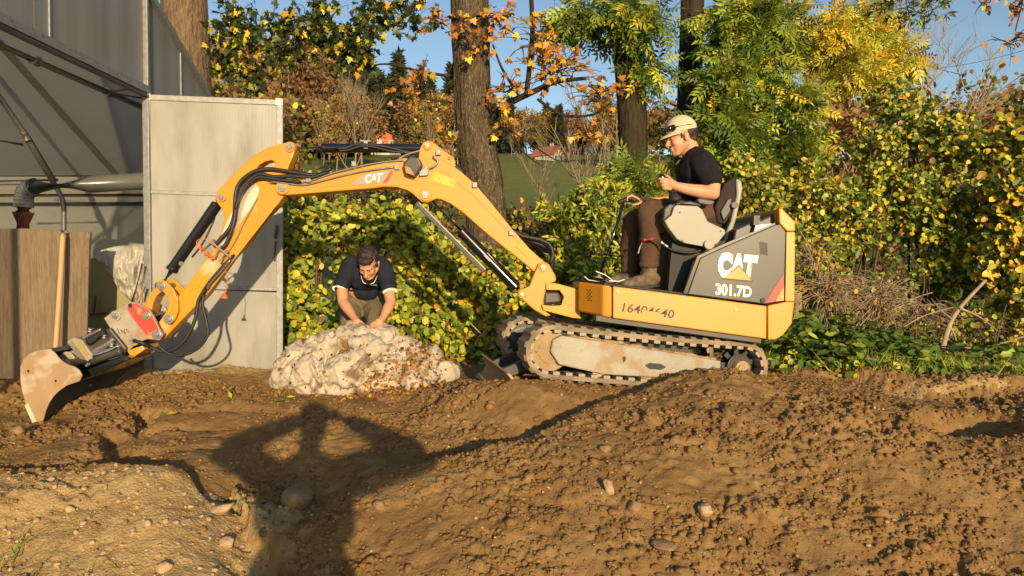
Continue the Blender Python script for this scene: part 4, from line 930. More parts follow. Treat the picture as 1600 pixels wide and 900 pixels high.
for s_, y0 in ((0, 4.88), (1, 5.12)):
    hip, knee, ank = (P(1106,337,4.90), P(1014,328,4.87), nf) if s_ == 0 else (P(1102,337,5.10), P(984,342,5.12), ff)
    b.limb([hip, knee], [0.075, 0.052]); a = Vector((ank.x, ank.y, zf(ank.x) + 0.07)); b.limb([knee, a], [0.05, 0.034]); b.cone(a, a + Vector((-0.12, 0, -0.035)), 0.035, 0.03)
# near hand closed on the joystick
b.limb([P(1056,291,4.715), P(1047,287,4.700)], [0.028, 0.031]); b.ell(P(1046,287,4.695), (0.036, 0.018, 0.036))
for k in range(4):
    kx, ky = 1041.5 - 0.6*(k == 0) + 0.6*k, 280.5 + 4.9*k
    finger(b, [P(kx+4, ky+0.6, 4.690), P(kx-4, ky-1.5+0.3*k, 4.680), P(kx-11+k*1.3, ky-1.2+0.4*k, 4.690), P(kx-13+k*2.0, ky+1.0, 4.712)])
finger(b, [P(1049,281,4.705), P(1044,276,4.722), P(1038,274,4.738)], 0.010)
# far hand laid over the lever grip
b.ell(P(1001,312.5,5.03), (0.040, 0.030, 0.020))
for k in range(4):
    yy = 4.985 + 0.022*k
    finger(b, [P(998,311,yy+0.01), P(988,305.5,yy), P(981,307.5,yy), P(980,313.5,yy+0.004)], 0.009)
finger(b, [P(1003,315,4.995), P(996,319,4.982), P(989,320,4.985)], 0.0095)
remesh(b, 0.0048, 3, "body", "skin", OP)
eyes(OP, q, A)
# hair under the cap
m = MB(); m.ell(q(-0.034, 0, 0.026), (0.082, 0.0780, 0.070), A); m.ell(q(-0.060, 0, -0.026), (0.044, 0.060, 0.038), A)
for k in (-1, 1): m.ell(q(0.020, 0.066*k, 0.010), (0.010, 0.007, 0.026), A)
remesh(m, 0.005, 2, "hair", "hair", OP, lambda c: 0.002*vnoise(c[:, 0]*160, c[:, 1]*160, c[:, 2]*90))
# stubble is left to the skin; cap with brim and sunglasses
m = MB(); cr = q(-0.010, 0, 0.052); m.ell(cr, (0.106, 0.086, 0.096), A, 26, 16)
P_ = np.array(m.v); rel = P_ - np.array(cr); hz = rel @ np.array(A[2]); fw = rel @ np.array(A[0])
cut_ = hz < (0.002 - 0.10*fw*0 - 0.02)
P_[cut_] += np.outer((-0.018 - hz[cut_]), np.array(A[2])); m.v = [tuple(v) for v in P_]
cap = m.build("cap", "cap_cotton", OP, smooth=True, smooth_angle=50)
m = MB(); nu_ = 14; vs = []
for th in (0, 0.004):
    for row, (r0, dz) in enumerate(((0.90, 0.0), (1.30, -0.006), (1.62, -0.020))):
        for i in range(nu_+1):
            t = math.radians(-72 + 144*i/nu_); ex = math.cos(t)*0.104*(r0 if row == 0 else 1 + (r0-1)*max(math.cos(t), 0.05)**0.7) ; ey = math.sin(t)*0.086*(1.0 if row == 0 else 1.03)
            vs.append(cr + A[0]*ex + A[1]*ey + A[2]*(-0.010 + dz - th - 0.55*ey*ey*8*0.12*(1 if row else 0.4) - (0.10*max(ex-0.09, 0))))
rw = nu_+1; fs = []
for th in (0, 1):
    for row in (0, 1):
        for i in range(nu_):
            a0 = th*3*rw + row*rw + i; f4 = (a0, a0+rw, a0+rw+1, a0+1); fs.append(f4 if th else tuple(reversed(f4)))
for i in range(nu_): a0 = 2*rw + i; fs.append((a0, a0+1, a0+1+3*rw, a0+3*rw))
m.add(vs, fs); m.build("cap_brim", "cap_cotton", cap, smooth=True)
m = MB(); m.ell(cr + A[2]*0.095 - A[0]*0.004, (0.008, 0.008, 0.005), A, 10, 6); m.build("cap_button", "cap_cotton", cap, smooth=True)
sg = MB()
for k in (-1, 1):
    sg.ell(cr + A[0]*0.098 + A[1]*(0.036*k) + A[2]*0.016, (0.014, 0.034, 0.021), A, 14, 8)
    sg.ell(cr + A[0]*0.078 + A[1]*(0.060*k) + A[2]*0.014, (0.026, 0.014, 0.023), (unit(A[0]*0.7 - A[1]*(0.7*k)), unit(A[0]*0.7 + A[1]*(0.7*k)), A[2]), 14, 8)
    sg.cone(cr + A[0]*0.070 + A[1]*(0.078*k) + A[2]*0.016, cr - A[0]*0.050 + A[1]*(0.086*k) + A[2]*0.008, 0.005, 0.0035, 8)
    sg.cone(cr + A[0]*0.094 + A[1]*(0.055*k) + A[2]*0.018, cr + A[0]*0.066 + A[1]*(0.079*k) + A[2]*0.016, 0.010, 0.005, 8)
remesh(sg, 0.004, 1, "sunglasses", "black_gloss", cap)
# t-shirt
m = MB()
m.ell(P(1088, 270, 5.0), (0.125, 0.172, 0.140)); m.ell(P(1087, 303, 5.0), (0.118, 0.155, 0.150)); m.ell(P(1101, 330, 5.0), (0.125, 0.165, 0.085))
m.limb([P(1084,246,5.0), P(1100,257,4.85), P(1110,281,4.785)], [0.070, 0.078, 0.069]); m.limb([P(1084,246,5.0), P(1088,257,5.15), P(1092,284,5.21)], [0.070, 0.074, 0.066])
m.ell(P(1080,247,5.0), (0.075, 0.080, 0.045), frame_of((0.55, 0, 0.83)))
remesh(m, 0.0065, 6, "t_shirt", "black_cotton", OP, wrinkle(0.011, 8, 3))
# trousers
m = MB()
m.ell(P(1104, 337, 5.0), (0.13, 0.172, 0.090))
nh = Vector((nf.x, nf.y, P(1013, 404, 4.88).z)); fh = Vector((ff.x, ff.y, P(986, 412, 5.12).z))
m.limb([P(1104,336,4.91), P(1055,330,4.885), P(1016,330,4.87)], [0.088, 0.082, 0.066]); m.limb([P(1014,331,4.87), P(1018,365,4.875), nh + Vector((0.01, 0, 0))], [0.067, 0.072, 0.066])
m.limb([P(1100,336,5.09), P(1040,336,5.11), P(988,344,5.12)], [0.086, 0.078, 0.062]); m.limb([P(986,344,5.12), P(986,378,5.12), fh], [0.064, 0.069, 0.063])
m.ell(nh + Vector((0.008, 0, -0.04)), (0.066, 0.064, 0.03)); m.ell(fh + Vector((0, 0, -0.04)), (0.064, 0.062, 0.03))
m.box(P(1028, 352, 4.81), (0.10, 0.018, 0.10))
remesh(m, 0.0065, 5, "trousers", "brown_canvas", OP, wrinkle(0.011, 8, 9))
m = MB(); m.tube([P(1004,378,4.80), P(1000,386,4.80), P(997,396,4.805)], 0.004, 6); m.build("trouser_strap", "edge_steel", OP)
def boots(root, ankle, fwd, up, mat="boot_leather"):
    m = MB(); f = unit(fwd); s = f.cross(Vector((0, 0, 1))).normalized(); z = up
    a = Vector((ankle.x, ankle.y, z))
    m.limb([a + Vector((0, 0, 0.15)), a + Vector((0, 0, 0.06))], [0.054, 0.052]); m.limb([a + Vector((0, 0, 0.055)) - f*0.03, a + f*0.08 + Vector((0, 0, 0.045)), a + f*0.165 + Vector((0, 0, 0.036))], [0.048, 0.046, 0.036])
    o = remesh(m, 0.006, 2, "boot", mat, root, lambda c: 0.003*vnoise(c[:, 0]*30, c[:, 1]*30, c[:, 2]*30))
    k = MB(); pts = []
    for i in range(20):
        t = 2*math.pi*i/20; pts.append((0.060 + 0.138*math.cos(t), (0.046 if math.cos(t) > 0 else 0.042)*math.sin(t)))
    k.add([a + f*x + s*y + Vector((0, 0, h)) for h in (0.001, 0.022) for x, y in pts], [tuple(range(19, -1, -1)), tuple(range(20, 40))] + [(i, (i+1) % 20, (i+1) % 20+20, i+20) for i in range(20)])
    k.build("sole", "rubber", o)
boots(OP, nf + Vector((0.005, 0, 0)), (-1, -0.12, -0.12), zf(nf.x)); boots(OP, ff, (-1, 0.05, -0.12), zf(ff.x))
m = MB(); m.limb([nf + Vector((0.02, -0.01, 0)) + Vector((0, 0, P(0, 414, 4.88).z - nf.z)), nf + Vector((0.02, -0.01, P(0, 420, 4.88).z - nf.z))], [0.045, 0.045])

# --- the person bending over the heap of sheets
BP = thing("person", "dark haired person in navy polo shirt bending over the heap of white sheets", "person", (W(566, 480, 6.2).x, 6.2, H - 0.8))
b = MB(); hc = P(575.5, 411, 5.80)
q, A = add_head(b, hc, (-0.10, -0.66, -0.75), (0, -0.75, 0.66), P(573, 418, 5.98))
sh = [(P(548, 411, 5.98), P(534, 446, 5.86), P(536, 472, 5.78), P(553, 496, 5.62)), (P(598, 415, 5.98), P(607, 450, 5.87), P(610.5, 473, 5.79), P(598, 497, 5.64))]
b.ell(P(572, 425, 6.02), (0.16, 0.12, 0.12)); b.ell(P(567, 450, 6.14), (0.14, 0.11, 0.11)); b.ell(P(566, 468, 6.26), (0.15, 0.13, 0.10))
for a4 in sh:
    b.limb([P(573,420,5.99), a4[0]], [0.06, 0.062]); b.limb([a4[0], a4[1], a4[2]], [0.060, 0.049, 0.041]); b.limb([a4[2], a4[2].lerp(a4[3], 0.35), a4[3]], [0.041, 0.042, 0.027])
for k, (hx, hy, hY, dr) in enumerate(((560, 507, 5.56, 1), (590, 507, 5.585, -1))):
    w_ = sh[k][3]; c = P(hx, hy, hY); b.limb([w_, w_.lerp(c, 0.7)], [0.027, 0.033]); b.ell(w_.lerp(c, 0.75), (0.034, 0.024, 0.038), (Vector((1, 0, 0)), Vector((0, 0.8, 0.6)), Vector((0, -0.6, 0.8))))
    for i in range(4):
        o = (i - 1.5) * 0.021
        k0 = w_.lerp(c, 0.9) + Vector((o, 0.0, 0.004)); k1 = k0 + Vector((o*0.35 + 0.006*dr, -0.030, -0.022 - 0.004*(i in (1, 2)))); k2 = k1 + Vector((0.004*dr, -0.010, -0.030)); k3 = k2 + Vector((0, 0.006, -0.018))
        finger(b, [k0, k1, k2, k3], 0.0095)
    t0 = w_.lerp(c, 0.55) + Vector((0.030*dr, -0.01, 0)); finger(b, [t0, t0 + Vector((0.030*dr, -0.018, -0.018)), t0 + Vector((0.042*dr, -0.028, -0.042))], 0.0105)
gz0 = float(soil_z(np.array([-1.2]), np.array([6.2]))[0])
kn = (P(547, 505, 5.98), P(589, 505, 5.98)); ft = (Vector((P(546, 520, 6.2).x, 6.22, gz0 + 0.08)), Vector((P(590, 520, 6.2).x, 6.22, gz0 + 0.08)))
hp = (P(553, 472, 6.26), P(580, 472, 6.26))
for k in (0, 1): b.limb([hp[k], kn[k], ft[k]], [0.08, 0.055, 0.036]); b.cone(ft[k], ft[k] + Vector((0, -0.13, -0.04)), 0.036, 0.03)
remesh(b, 0.0055, 3, "body", "skin", BP)
eyes(BP, q, A)
m = MB(); m.ell(q(-0.022, 0, 0.046), (0.100, 0.083, 0.088), A); m.ell(q(0.052, 0, 0.086), (0.042, 0.060, 0.030), A); m.ell(q(-0.065, 0, -0.02), (0.04, 0.06, 0.05), A)
for k in (-1, 1): m.ell(q(0.010, 0.072*k, 0.012), (0.022, 0.010, 0.034), A)
remesh(m, 0.0055, 2, "hair", "hair", BP, lambda c: 0.006*vnoise(c[:, 0]*70, c[:, 1]*70, c[:, 2]*60) + 0.003*vnoise(c[:, 0]*150, c[:, 1]*150, c[:, 2]*150))
m = MB(); m.ell(P(572, 426, 6.03), (0.182, 0.135, 0.140)); m.ell(P(568, 447, 6.14), (0.150, 0.12, 0.125)); m.ell(P(573, 413, 6.02), (0.135, 0.085, 0.065))
for a4 in sh: m.limb([P(573,420,6.0), a4[0], a4[0].lerp(a4[1], 0.97)], [0.072, 0.070, 0.066])
shirt = remesh(m, 0.0065, 6, "polo_shirt", "navy_cotton", BP, wrinkle(0.011, 8, 21))
for a4 in sh:
    d = (a4[1] - a4[0]).normalized(); e = a4[0].lerp(a4[1], 0.97) + d*0.045
    mm = MB(); mm.tube([e + d*0.002, e + d*0.010], [0.061, 0.060], 22); mm.build("sleeve_edge", "white_print", shirt, smooth=True)
m = MB(); m.tube(smooth_path([q(0.035, 0.062, -0.105), q(0.075, 0.042, -0.138), q(0.086, 0, -0.152), q(0.075, -0.042, -0.138), q(0.035, -0.062, -0.105)]), 0.013, 8); m.build("collar", "navy_cotton", shirt, smooth=True)
m = MB(); m.tube(smooth_path([q(0.040, 0.066, -0.098), q(0.083, 0.045, -0.131), q(0.094, 0.02, -0.143)]), 0.003, 6); m.tube(smooth_path([q(0.040, -0.066, -0.098), q(0.083, -0.045, -0.131), q(0.094, -0.02, -0.143)]), 0.003, 6); m.build("collar_trim", "white_print", shirt)
MB().pp([(579,444),(581.5,444),(581.5,446.5),(579,446.5)], 5.868, 5.872).build("chest_logo", "orange_cap", shirt)
MB().pp([(582.5,444.6),(589,444.8),(589,446.2),(582.5,446)], 5.868, 5.872).build("chest_logo", M("logo_green", (0.05, 0.30, 0.16)), shirt)
m = MB(); m.ell(P(566, 468, 6.24), (0.175, 0.15, 0.105))
for k in (0, 1): m.limb([hp[k], hp[k].lerp(kn[k], 0.5), kn[k]], [0.10, 0.094, 0.078]); m.limb([kn[k], kn[k].lerp(ft[k], 0.5), ft[k] + Vector((0, 0, 0.04))], [0.076, 0.070, 0.062])
remesh(m, 0.0075, 5, "trousers", "olive_canvas", BP, wrinkle(0.008, 8, 33))
for k in (0, 1): boots(BP, ft[k], (0.1*(k-0.5), -1, 0), gz0)

# --- the photographer, standing behind the lens; only the shadow reaches the picture
PH = thing("person", "standing photographer with raised elbows whose long shadow falls across the soil", "person", (0.0, -0.40, 0.0))
b = MB(); hc = Vector((0.01, -0.30, H + 0.015)); q, A = add_head(b, hc, (0, 1, -0.1), (0, 0.1, 1), Vector((0.01, -0.37, H - 0.17)))
b.ell((0.01, -0.40, H - 0.34), (0.165, 0.11, 0.17)); b.ell((0.01, -0.40, H - 0.55), (0.15, 0.10, 0.15)); b.ell((0.01, -0.40, H - 0.68), (0.165, 0.11, 0.10))
for k, ex in ((1, 0.52), (-1, -0.46)):
    hd = Vector((0.085*k, -0.045, H + 0.0)); el = Vector((ex, -0.25, H - 0.14))
    b.limb([Vector((0.17*k, -0.40, H - 0.23)), el], [0.062, 0.045]); b.limb([el, hd - (hd-el).normalized()*0.06], [0.045, 0.028]); b.ell(hd, (0.022, 0.030, 0.042))
    for i in range(4): finger(b, [hd + Vector((0.004*k, 0.0, 0.03-0.02*i)), hd + Vector((-0.012*k, 0.022, 0.032-0.021*i)), hd + Vector((-0.030*k, 0.028, 0.030-0.02*i))], 0.009)
    finger(b, [hd + Vector((0, -0.01, 0.03)), hd + Vector((-0.025*k, -0.012, 0.045))], 0.01)
    b.limb([Vector((0.09*k, -0.40, H - 0.70)), Vector((0.10*k, -0.37, 0.50)), Vector((0.11*k, -0.41, 0.09))], [0.085, 0.06, 0.04])
remesh(b, 0.008, 3, "body", "skin", PH)
m = MB(); m.ell(q(-0.018, 0, 0.046), (0.106, 0.088, 0.092), A); remesh(m, 0.008, 2, "hair", "hair", PH)
m = MB(); m.ell((0.01, -0.40, H - 0.34), (0.225, 0.135, 0.19)); m.ell((0.01, -0.40, H - 0.62), (0.235, 0.14, 0.22)); m.ell((0.01, -0.40, H - 0.80), (0.225, 0.14, 0.14)); m.ell((0.01, -0.39, H - 0.19), (0.14, 0.09, 0.07))
for k, ex in ((1, 0.52), (-1, -0.46)):
    hd = Vector((0.085*k, -0.045, H)); el = Vector((ex, -0.25, H - 0.14)); m.limb([Vector((0.16*k, -0.40, H - 0.23)), el, el.lerp(hd, 0.75)], [0.085, 0.066, 0.05])
remesh(m, 0.009, 4, "jacket", "navy_cotton", PH, wrinkle(0.008, 8, 41))
m = MB(); m.ell((0.01, -0.40, H - 0.70), (0.18, 0.13, 0.10))
for k in (1, -1): m.limb([Vector((0.09*k, -0.40, H - 0.74)), Vector((0.10*k, -0.37, 0.50)), Vector((0.11*k, -0.41, 0.14))], [0.105, 0.085, 0.075])
remesh(m, 0.009, 4, "trousers", "olive_canvas", PH, wrinkle(0.008, 8, 43))
for k in (1, -1): boots(PH, Vector((0.11*k, -0.41, 0.09)), (0.1*k, 1, 0), float(coarse(0, -0.4)) + 0.0)
m = MB(); m.box((0.0, -0.022, H + 0.002), (0.150, 0.008, 0.074)); ph = m.build("phone", "black_gloss", None, bevel=0.003)
tag(ph, "black phone held up in landscape by the photographer", "phone")
# ------------------------------------------------------------------ greenhouse on the left: its gable end runs away from the camera
XW = -2.95
def onx(px, py, X): return W(px, py, X * F / (px - 800.0))           # point on the plane x = X seen at a pixel
Yp = XW * F / (230 - 800.0)
gb = H - 0.90
GH = thing("greenhouse", "grey sheeted greenhouse with metal frame and an open doorway in its gable end", "greenhouse", (XW, 4.6, gb))
ra, rb = onx(240, 0, XW), onx(325, 150, XW)
rs = (rb.z - ra.z) / (rb.y - ra.y)
YR, YE, YE0 = 4.6, 8.4, 0.8
def roof_z(y): return ra.z + rs * ((y if y >= YR else 2*YR - y) - ra.y)
zh = onx(115, 84, XW).z                                             # door head
def gpanel(loop, x0, x1, name, mat, parent=GH, bevel=0):
    q = MB(); q.prism(loop, x0, x1); q.v = [(v[1], v[0], v[2]) for v in q.v]; q.f = [tuple(reversed(f)) for f in q.f]
    return q.build(name, mat, parent, bevel=bevel)
wall_bits = [(YE0, 1.66), (1.67, 2.50)]
for a, b in wall_bits: gpanel([(a, gb), (b, gb), (b, roof_z(b)), (a, roof_z(a))], XW-0.012, XW, "gable_panel", "clear_film")
for a, b in ((2.51, 3.40), (3.41, 4.594), (4.606, 4.745), (4.76, Yp-0.02)): gpanel([(a, zh), (b, zh), (b, roof_z(b)), (a, roof_z(a))], XW-0.012, XW, "gable_panel", "polycarbonate")
for a, b in ((Yp+0.02, 6.62), (6.63, 7.5), (7.51, YE)): gpanel([(a, gb), (b, gb), (b, roof_z(b)), (a, roof_z(a))], XW-0.012, XW, "gable_panel", "polycarbonate")
def gbar(p, q_, w_, t_, name, mat="galvanised"): q = MB(); q.bar(p, q_, w_, t_, (1, 0, 0)); return q.build(name, mat, GH, bevel=0.003)
gbar((XW+0.014, 2.4, zh), (XW+0.014, Yp+0.02, zh), 0.060, 0.05, "door_head")
gbar((XW+0.020, 2.4, zh-0.05), (XW+0.020, Yp, zh-0.05), 0.022, 0.04, "door_track", "black_paint")
for k in range(9):
    q = MB(); y = 3.45 + 0.29*k; q.tube([(XW+0.038, y, zh+0.012), (XW+0.046, y, zh+0.012)], 0.008, 8); q.build("head_bolt", "steel", GH)
gbar((XW+0.010, Yp, gb), (XW+0.010, Yp, roof_z(Yp)-0.02), 0.035, 0.05, "door_post")
gbar((XW+0.010, 2.46, gb), (XW+0.010, 2.46, roof_z(2.46)), 0.05, 0.05, "door_post")
for y in (4.752, 6.625, 7.505): gbar((XW+0.004, y, zh if y < 6 else gb), (XW+0.004, y, roof_z(y)), 0.018, 0.012, "panel_joint", "galvanised")
for a, b in ((YE0-0.1, YR), (YR, YE+0.1)): gbar((XW+0.012, a, roof_z(a)+0.01), (XW+0.012, b, roof_z(b)+0.01), 0.05, 0.06, "gable_trim", "galvanised")
XB = XW - 7.5
def sheet(pts, name, mat, parent=GH, th=0.01):
    q = MB(); n = (Vector(pts[1])-Vector(pts[0])).cross(Vector(pts[2])-Vector(pts[0])).normalized()*th
    q.add([Vector(p) for p in pts] + [Vector(p)+n for p in pts], [(0,1,2,3),(7,6,5,4),(0,4,5,1),(1,5,6,2),(2,6,7,3),(3,7,4,0)]); return q.build(name, mat, parent)
ze = roof_z(YE)
for k in range(5):
    x0, x1 = XW - 0.02 - 1.5*k, XW - 0.02 - 1.5*(k+1) + 0.01
    sheet([(x0, YR, roof_z(YR)), (x1, YR, roof_z(YR)), (x1, YE, ze), (x0, YE, ze)], "roof_sheet", "greenhouse_film")
    sheet([(x0, YR, roof_z(YR)), (x1, YR, roof_z(YR)), (x1, YE0, ze), (x0, YE0, ze)], "roof_sheet", "clear_film")
    pipe_r = MB(); pipe_r.bar((x1, YR, roof_z(YR)-0.035), (x1, YE, ze-0.035), 0.05, 0.04); pipe_r.build("rafter", "galvanised", GH)
    sheet([(x0, YE, gb), (x1, YE, gb), (x1, YE, ze), (x0, YE, ze)], "side_sheet", "inner_sheet")
    sheet([(x0, YE0, gb-0.6), (x1, YE0, gb-0.6), (x1, YE0, ze), (x0, YE0, ze)], "side_sheet", "clear_film")
sheet([(XB, YE0, gb), (XB, YE, gb), (XB, YE, ze), (XB, YE0, ze)], "end_sheet", "inner_sheet")
sheet([(XB, YE0, ze), (XB, YE, ze), (XB, YR+0.01, roof_z(YR)), (XB, YR-0.01, roof_z(YR))], "end_sheet", "inner_sheet")
def pipe(pts, r, name, mat="galvanised", parent=GH, n=10): q = MB(); q.tube([Vector(p) for p in pts], r, n); return q.build(name, mat, parent, smooth=True)
zs = W(0, 318, YE-0.06).z
pipe([(XW, YE-0.05, zs), (XB, YE-0.05, zs)], 0.030, "side_rail"); pipe([(XW, YE-0.05, zs+0.10), (XB, YE-0.05, zs+0.10)], 0.018, "side_rail", "rust"); pipe([(XW, YE-0.3, zs+0.28), (XB, YE-0.3, zs+0.28)], 0.016, "side_rail")
xt = -3.30; t0, t1 = onx(-120, 8, xt), onx(224, 171, xt)
tz = (t0.z + t1.z)/2
pipe([(xt, 2.6, tz), (xt, 6.9, tz)], 0.030, "tie_bar")
for px, py in ((0, 62), (60, 92), (173, 142)):
    y = xt*F/(px-800.0); q = MB(); q.tube([(xt, y-0.03, tz), (xt, y+0.03, tz)], 0.038, 10); q.build("tie_clamp", "steel", GH)
yb = xt*F/(174-800.0); pipe([(xt, yb, tz), (XW-0.05, yb-0.25, zh-0.02)], 0.012, "hanger"); pipe([(xt, yb, tz), (XW-0.05, yb+0.15, zh-0.02)], 0.012, "hanger")
pipe([W(-60, 62, 6.2), W(40, 212, 6.6), W(84, 284, 6.85)], 0.030, "brace"); pipe([W(-40, 213, 6.5), W(36, 226, 6.6)], 0.013, "brace")
q = MB(); q.tube([W(36, 206, 6.58), W(44, 220, 6.6)], 0.038, 10); q.build("brace_clamp", "steel", GH)
pipe([W(-40, 284, 6.9), W(90, 281, 6.9)], 0.014, "cross_bar")
pipe(smooth_path([W(70, 262, 6.9), W(92, 300, 6.9), W(99, 318, 6.9), W(100, 345, 6.9), W(99, 420, 6.9)]), 0.022, "drop_pipe")
# the door, swung fully open towards the camera
TL, TR, BL, BR = W(231, 150, Yp+0.02), W(440, 158, 6.10), W(231, 584, Yp+0.02), W(440, 584, 6.10)
DO = MB(); dn = (TR-TL).normalized().cross(Vector((0, 0, 1))).normalized()
if dn.y > 0: dn = -dn
def D(px, py): u = (px-231)/209.0; t = TL.lerp(TR, u); bt = BL.lerp(BR, u); return t.lerp(bt, (py-150-8*u)/(434-8*u))
def dbar(a, b, wd, name, parent, mat="galvanised", off=0.0, th=0.035):
    q = MB(); q.bar(D(*a)+dn*off, D(*b)+dn*off, wd, th, dn); return q.build(name, mat, parent, bevel=0.003)
door = dbar((231,150), (231,584), 0.05, "door", GH)
dbar((437.5,158.5), (437.5,584), 0.05, "door_stile", door); dbar((236,152.5), (433,160.5), 0.045, "door_rail", door, off=-0.001); dbar((236,581), (433,581), 0.05, "door_rail", door, off=-0.001)
dbar((236,299), (433,306), 0.030, "door_rail", door, off=-0.002); dbar((236,446), (433,451), 0.030, "door_rail", door, off=-0.002)
for a, b in ((154, 298), (301, 445), (449, 580)):
    q = MB(); n = dn*0.006; c = [D(235, a), D(434, a+7), D(434, b+5), D(235, b)]
    q.add([p + n for p in c] + [p - n for p in c], [(0,1,2,3),(7,6,5,4),(0,4,5,1),(1,5,6,2),(2,6,7,3),(3,7,4,0)]); q.build("door_sheet", "door_sheet", door)
for px, py in ((231,152), (437,160), (231,299)):
    q = MB(); q.box(D(px, py)+dn*0.02, (0.055, 0.055, 0.006), ((TR-TL).normalized(), Vector((0,0,1)), dn)); q.build("corner_plate", "worn_metal", door)
q = MB(); q.bar(D(434, 352)+dn*0.03, D(432, 372)+dn*0.05, 0.02, 0.02); q.bar(D(433, 376)+dn*0.05, D(430.5, 406)+dn*0.045, 0.018, 0.012); q.build("door_handle", "dark_plastic", door, bevel=0.003)
# --- things inside the doorway
q = MB(); l = [(-60,357),(40,357),(90,359.5),(141,362),(139.5,385),(138,430),(136,500),(133,592),(-60,592)]
q.pp(l, 5.55, 5.578); wb = q.build("wooden_board", "old_wood", None, bevel=0.004); tag(wb, "weathered wooden board leaning upright inside the greenhouse doorway", "board")
q = MB()
for i in range(9):
    a = 372 + 24*i; q.pp([(133.5+0.02*(592-a)*1.1-4, a), (139.8-0.025*(a-362), a), (139.3-0.025*(a-362), a+22), (133+0.02*(592-a)*1.1-4, a+22)], 5.541, 5.549)
q.build("edge_splints", "old_wood", wb)["kind"] = "stuff"
q = MB(); q.tube(smooth_path([W(99, 360, 5.46), W(95, 430, 5.42), W(91, 490, 5.40), W(87, 545, 5.36)]), [0.019]*19, 10); tag(q.build("wooden_pole", "pole_wood", None, smooth=True), "slim pale wooden pole standing in front of the weathered board", "pole")
ST = thing("flue_pipe", "grey flue duct with ribbed elbow and rusty stove pipe inside the greenhouse", "duct", W(37, 357, 6.3))
q = MB(); q.tube([W(48, 293, 6.3), W(140, 288, 6.45), W(236, 282, 6.6)], 0.075, 22); q.build("duct", "duct_metal", ST, smooth=True)
q = MB(); pts = smooth_path([W(50, 293, 6.3), W(41, 298, 6.3), W(37.5, 309, 6.3), W(37, 324, 6.3)], 8); q.tube(pts, [0.073 + (0.005 if i % 3 == 0 else 0) for i in range(len(pts))], 22); q.build("elbow", "galvanised", ST)
q = MB(); q.tube([W(37, 322, 6.3), W(36.5, 334, 6.3)], 0.074, 20); q.build("stove_pipe", "rust", ST, smooth=True); q = MB(); q.tube([W(36.5, 332, 6.3), W(36, 372, 6.3)], 0.082, 20); q.build("stove_collar", "rust", ST, smooth=True)
for (px, py, Y0) in ((52, 293, 6.305), (229, 282.5, 6.59)):
    q = MB(); q.tube([W(px, py, Y0), W(px+2.5, py, Y0)], 0.081, 20); q.build("duct_band", "steel", ST)
q = MB(); q.pp([(138,404),(232,398),(232,594),(128,594)], 6.30, 6.32); ol = q.build("olive_sheet", "olive_sheet", None, bevel=0.003); tag(ol, "olive yellow panel leaning behind the weathered board", "panel")
q = MB(); q.bar(W(140, 492, 6.285), W(166, 489, 6.285), 0.012, 0.016); q.bar(W(146, 491, 6.28), W(150, 462, 6.28), 0.010, 0.012); q.build("latch", "rust", ol)
nu_, nv_ = 60, 60; u_, v_ = np.meshgrid(np.linspace(0, 1, nu_), np.linspace(0, 1, nv_))
cpx = (146*(1-u_) + 228*u_)*(1-v_) + (196*(1-u_) + 229*u_)*v_; cpy = (395*(1-u_) + 384*u_)*(1-v_) + (466*(1-u_) + 480*u_)*v_ - 5*np.sin(np.pi*u_)*(1-v_) + 3*vnoise(u_*7, v_*7, seed=3)
dep = 6.22 - 0.10*np.sin(np.pi*u_)*np.sin(np.pi*v_)**0.6 + 0.035*(1-2*np.abs(vnoise(u_*4+v_*3, v_*2.5-u_*2, seed=5))) + 0.018*(1-2*np.abs(vnoise(u_*11+v_*4, v_*7, seed=6))) + 0.005*np.abs(np.sin(u_*75)*np.sin(v_*75))
fr_ = np.array([[list(W(cpx[j, i], cpy[j, i], dep[j, i])) for i in range(nu_)] for j in range(nv_)]).reshape(-1, 3)
bw = np_mesh("bubble_wrap", np.vstack([fr_, fr_*np.array([1, 0, 1]) + np.array([0, 6.30, 0])]), np.vstack([grid_faces(nv_, nu_), grid_faces(nv_, nu_)[:, ::-1] + nu_*nv_]), "bubble_wrap", smooth=True)
tag(bw, "crumpled clear bubble wrap bundle hanging beside the greenhouse door post", "bubble wrap")
for a, b, lab in (((223,412),(207,472), "longer orange stick leaning by the bubble wrap"), ((226,448),(214,476), "shorter orange stick next to the bubble wrap")):
    q = MB(); q.tube([W(*a, 5.86), W(*b, 5.80)], 0.011, 8); tag(q.build("stick_pole", "pole_wood", None, smooth=True), lab, "stick")
# --- heap of crumpled white sheets
q = MB()
for (px, py, Y0, rx, ry, rz) in ((472,566,5.50,.15,.16,.13),(508,548,5.52,.17,.18,.15),(548,538,5.60,.17,.18,.16),(590,534,5.62,.15,.16,.15),(575,522,5.56,.10,.09,.09),(625,552,5.56,.15,.17,.13),(662,566,5.50,.13,.15,.10),(690,578,5.48,.09,.10,.06),(490,584,5.34,.16,.14,.11),(545,576,5.30,.17,.15,.13),(602,582,5.28,.15,.13,.11),(648,590,5.30,.13,.12,.08),(455,586,5.44,.10,.12,.08),(575,556,5.42,.16,.14,.15),(560,595,5.5,.55,.30,.10)):
    q.ell(W(px, py + (9 if py < 560 else 3), Y0), (rx, ry, rz))
def folds(c):
    x_, y_, z_ = c[:, 0], c[:, 1], c[:, 2]
    wx_ = x_ + 0.09*fbm(x_*4, y_*4, z_*4, 3, 3); wz_ = z_ + 0.09*fbm(x_*4+9, y_*4, z_*4, 3, 8)
    r = lambda f, g, sd_: 1 - 2*np.abs(vnoise(wx_*f + wz_*g, y_*f*0.7, wz_*f*0.8 - wx_*g*0.5, sd_))
    return 0.034*r(6, 9, 2) + 0.024*r(11, -16, 4) + 0.015*r(22, 26, 6) + 0.005*r(60, 0, 7)
hp_ = remesh(q, 0.009, 3, "sheet_heap", "fleece", None, folds)
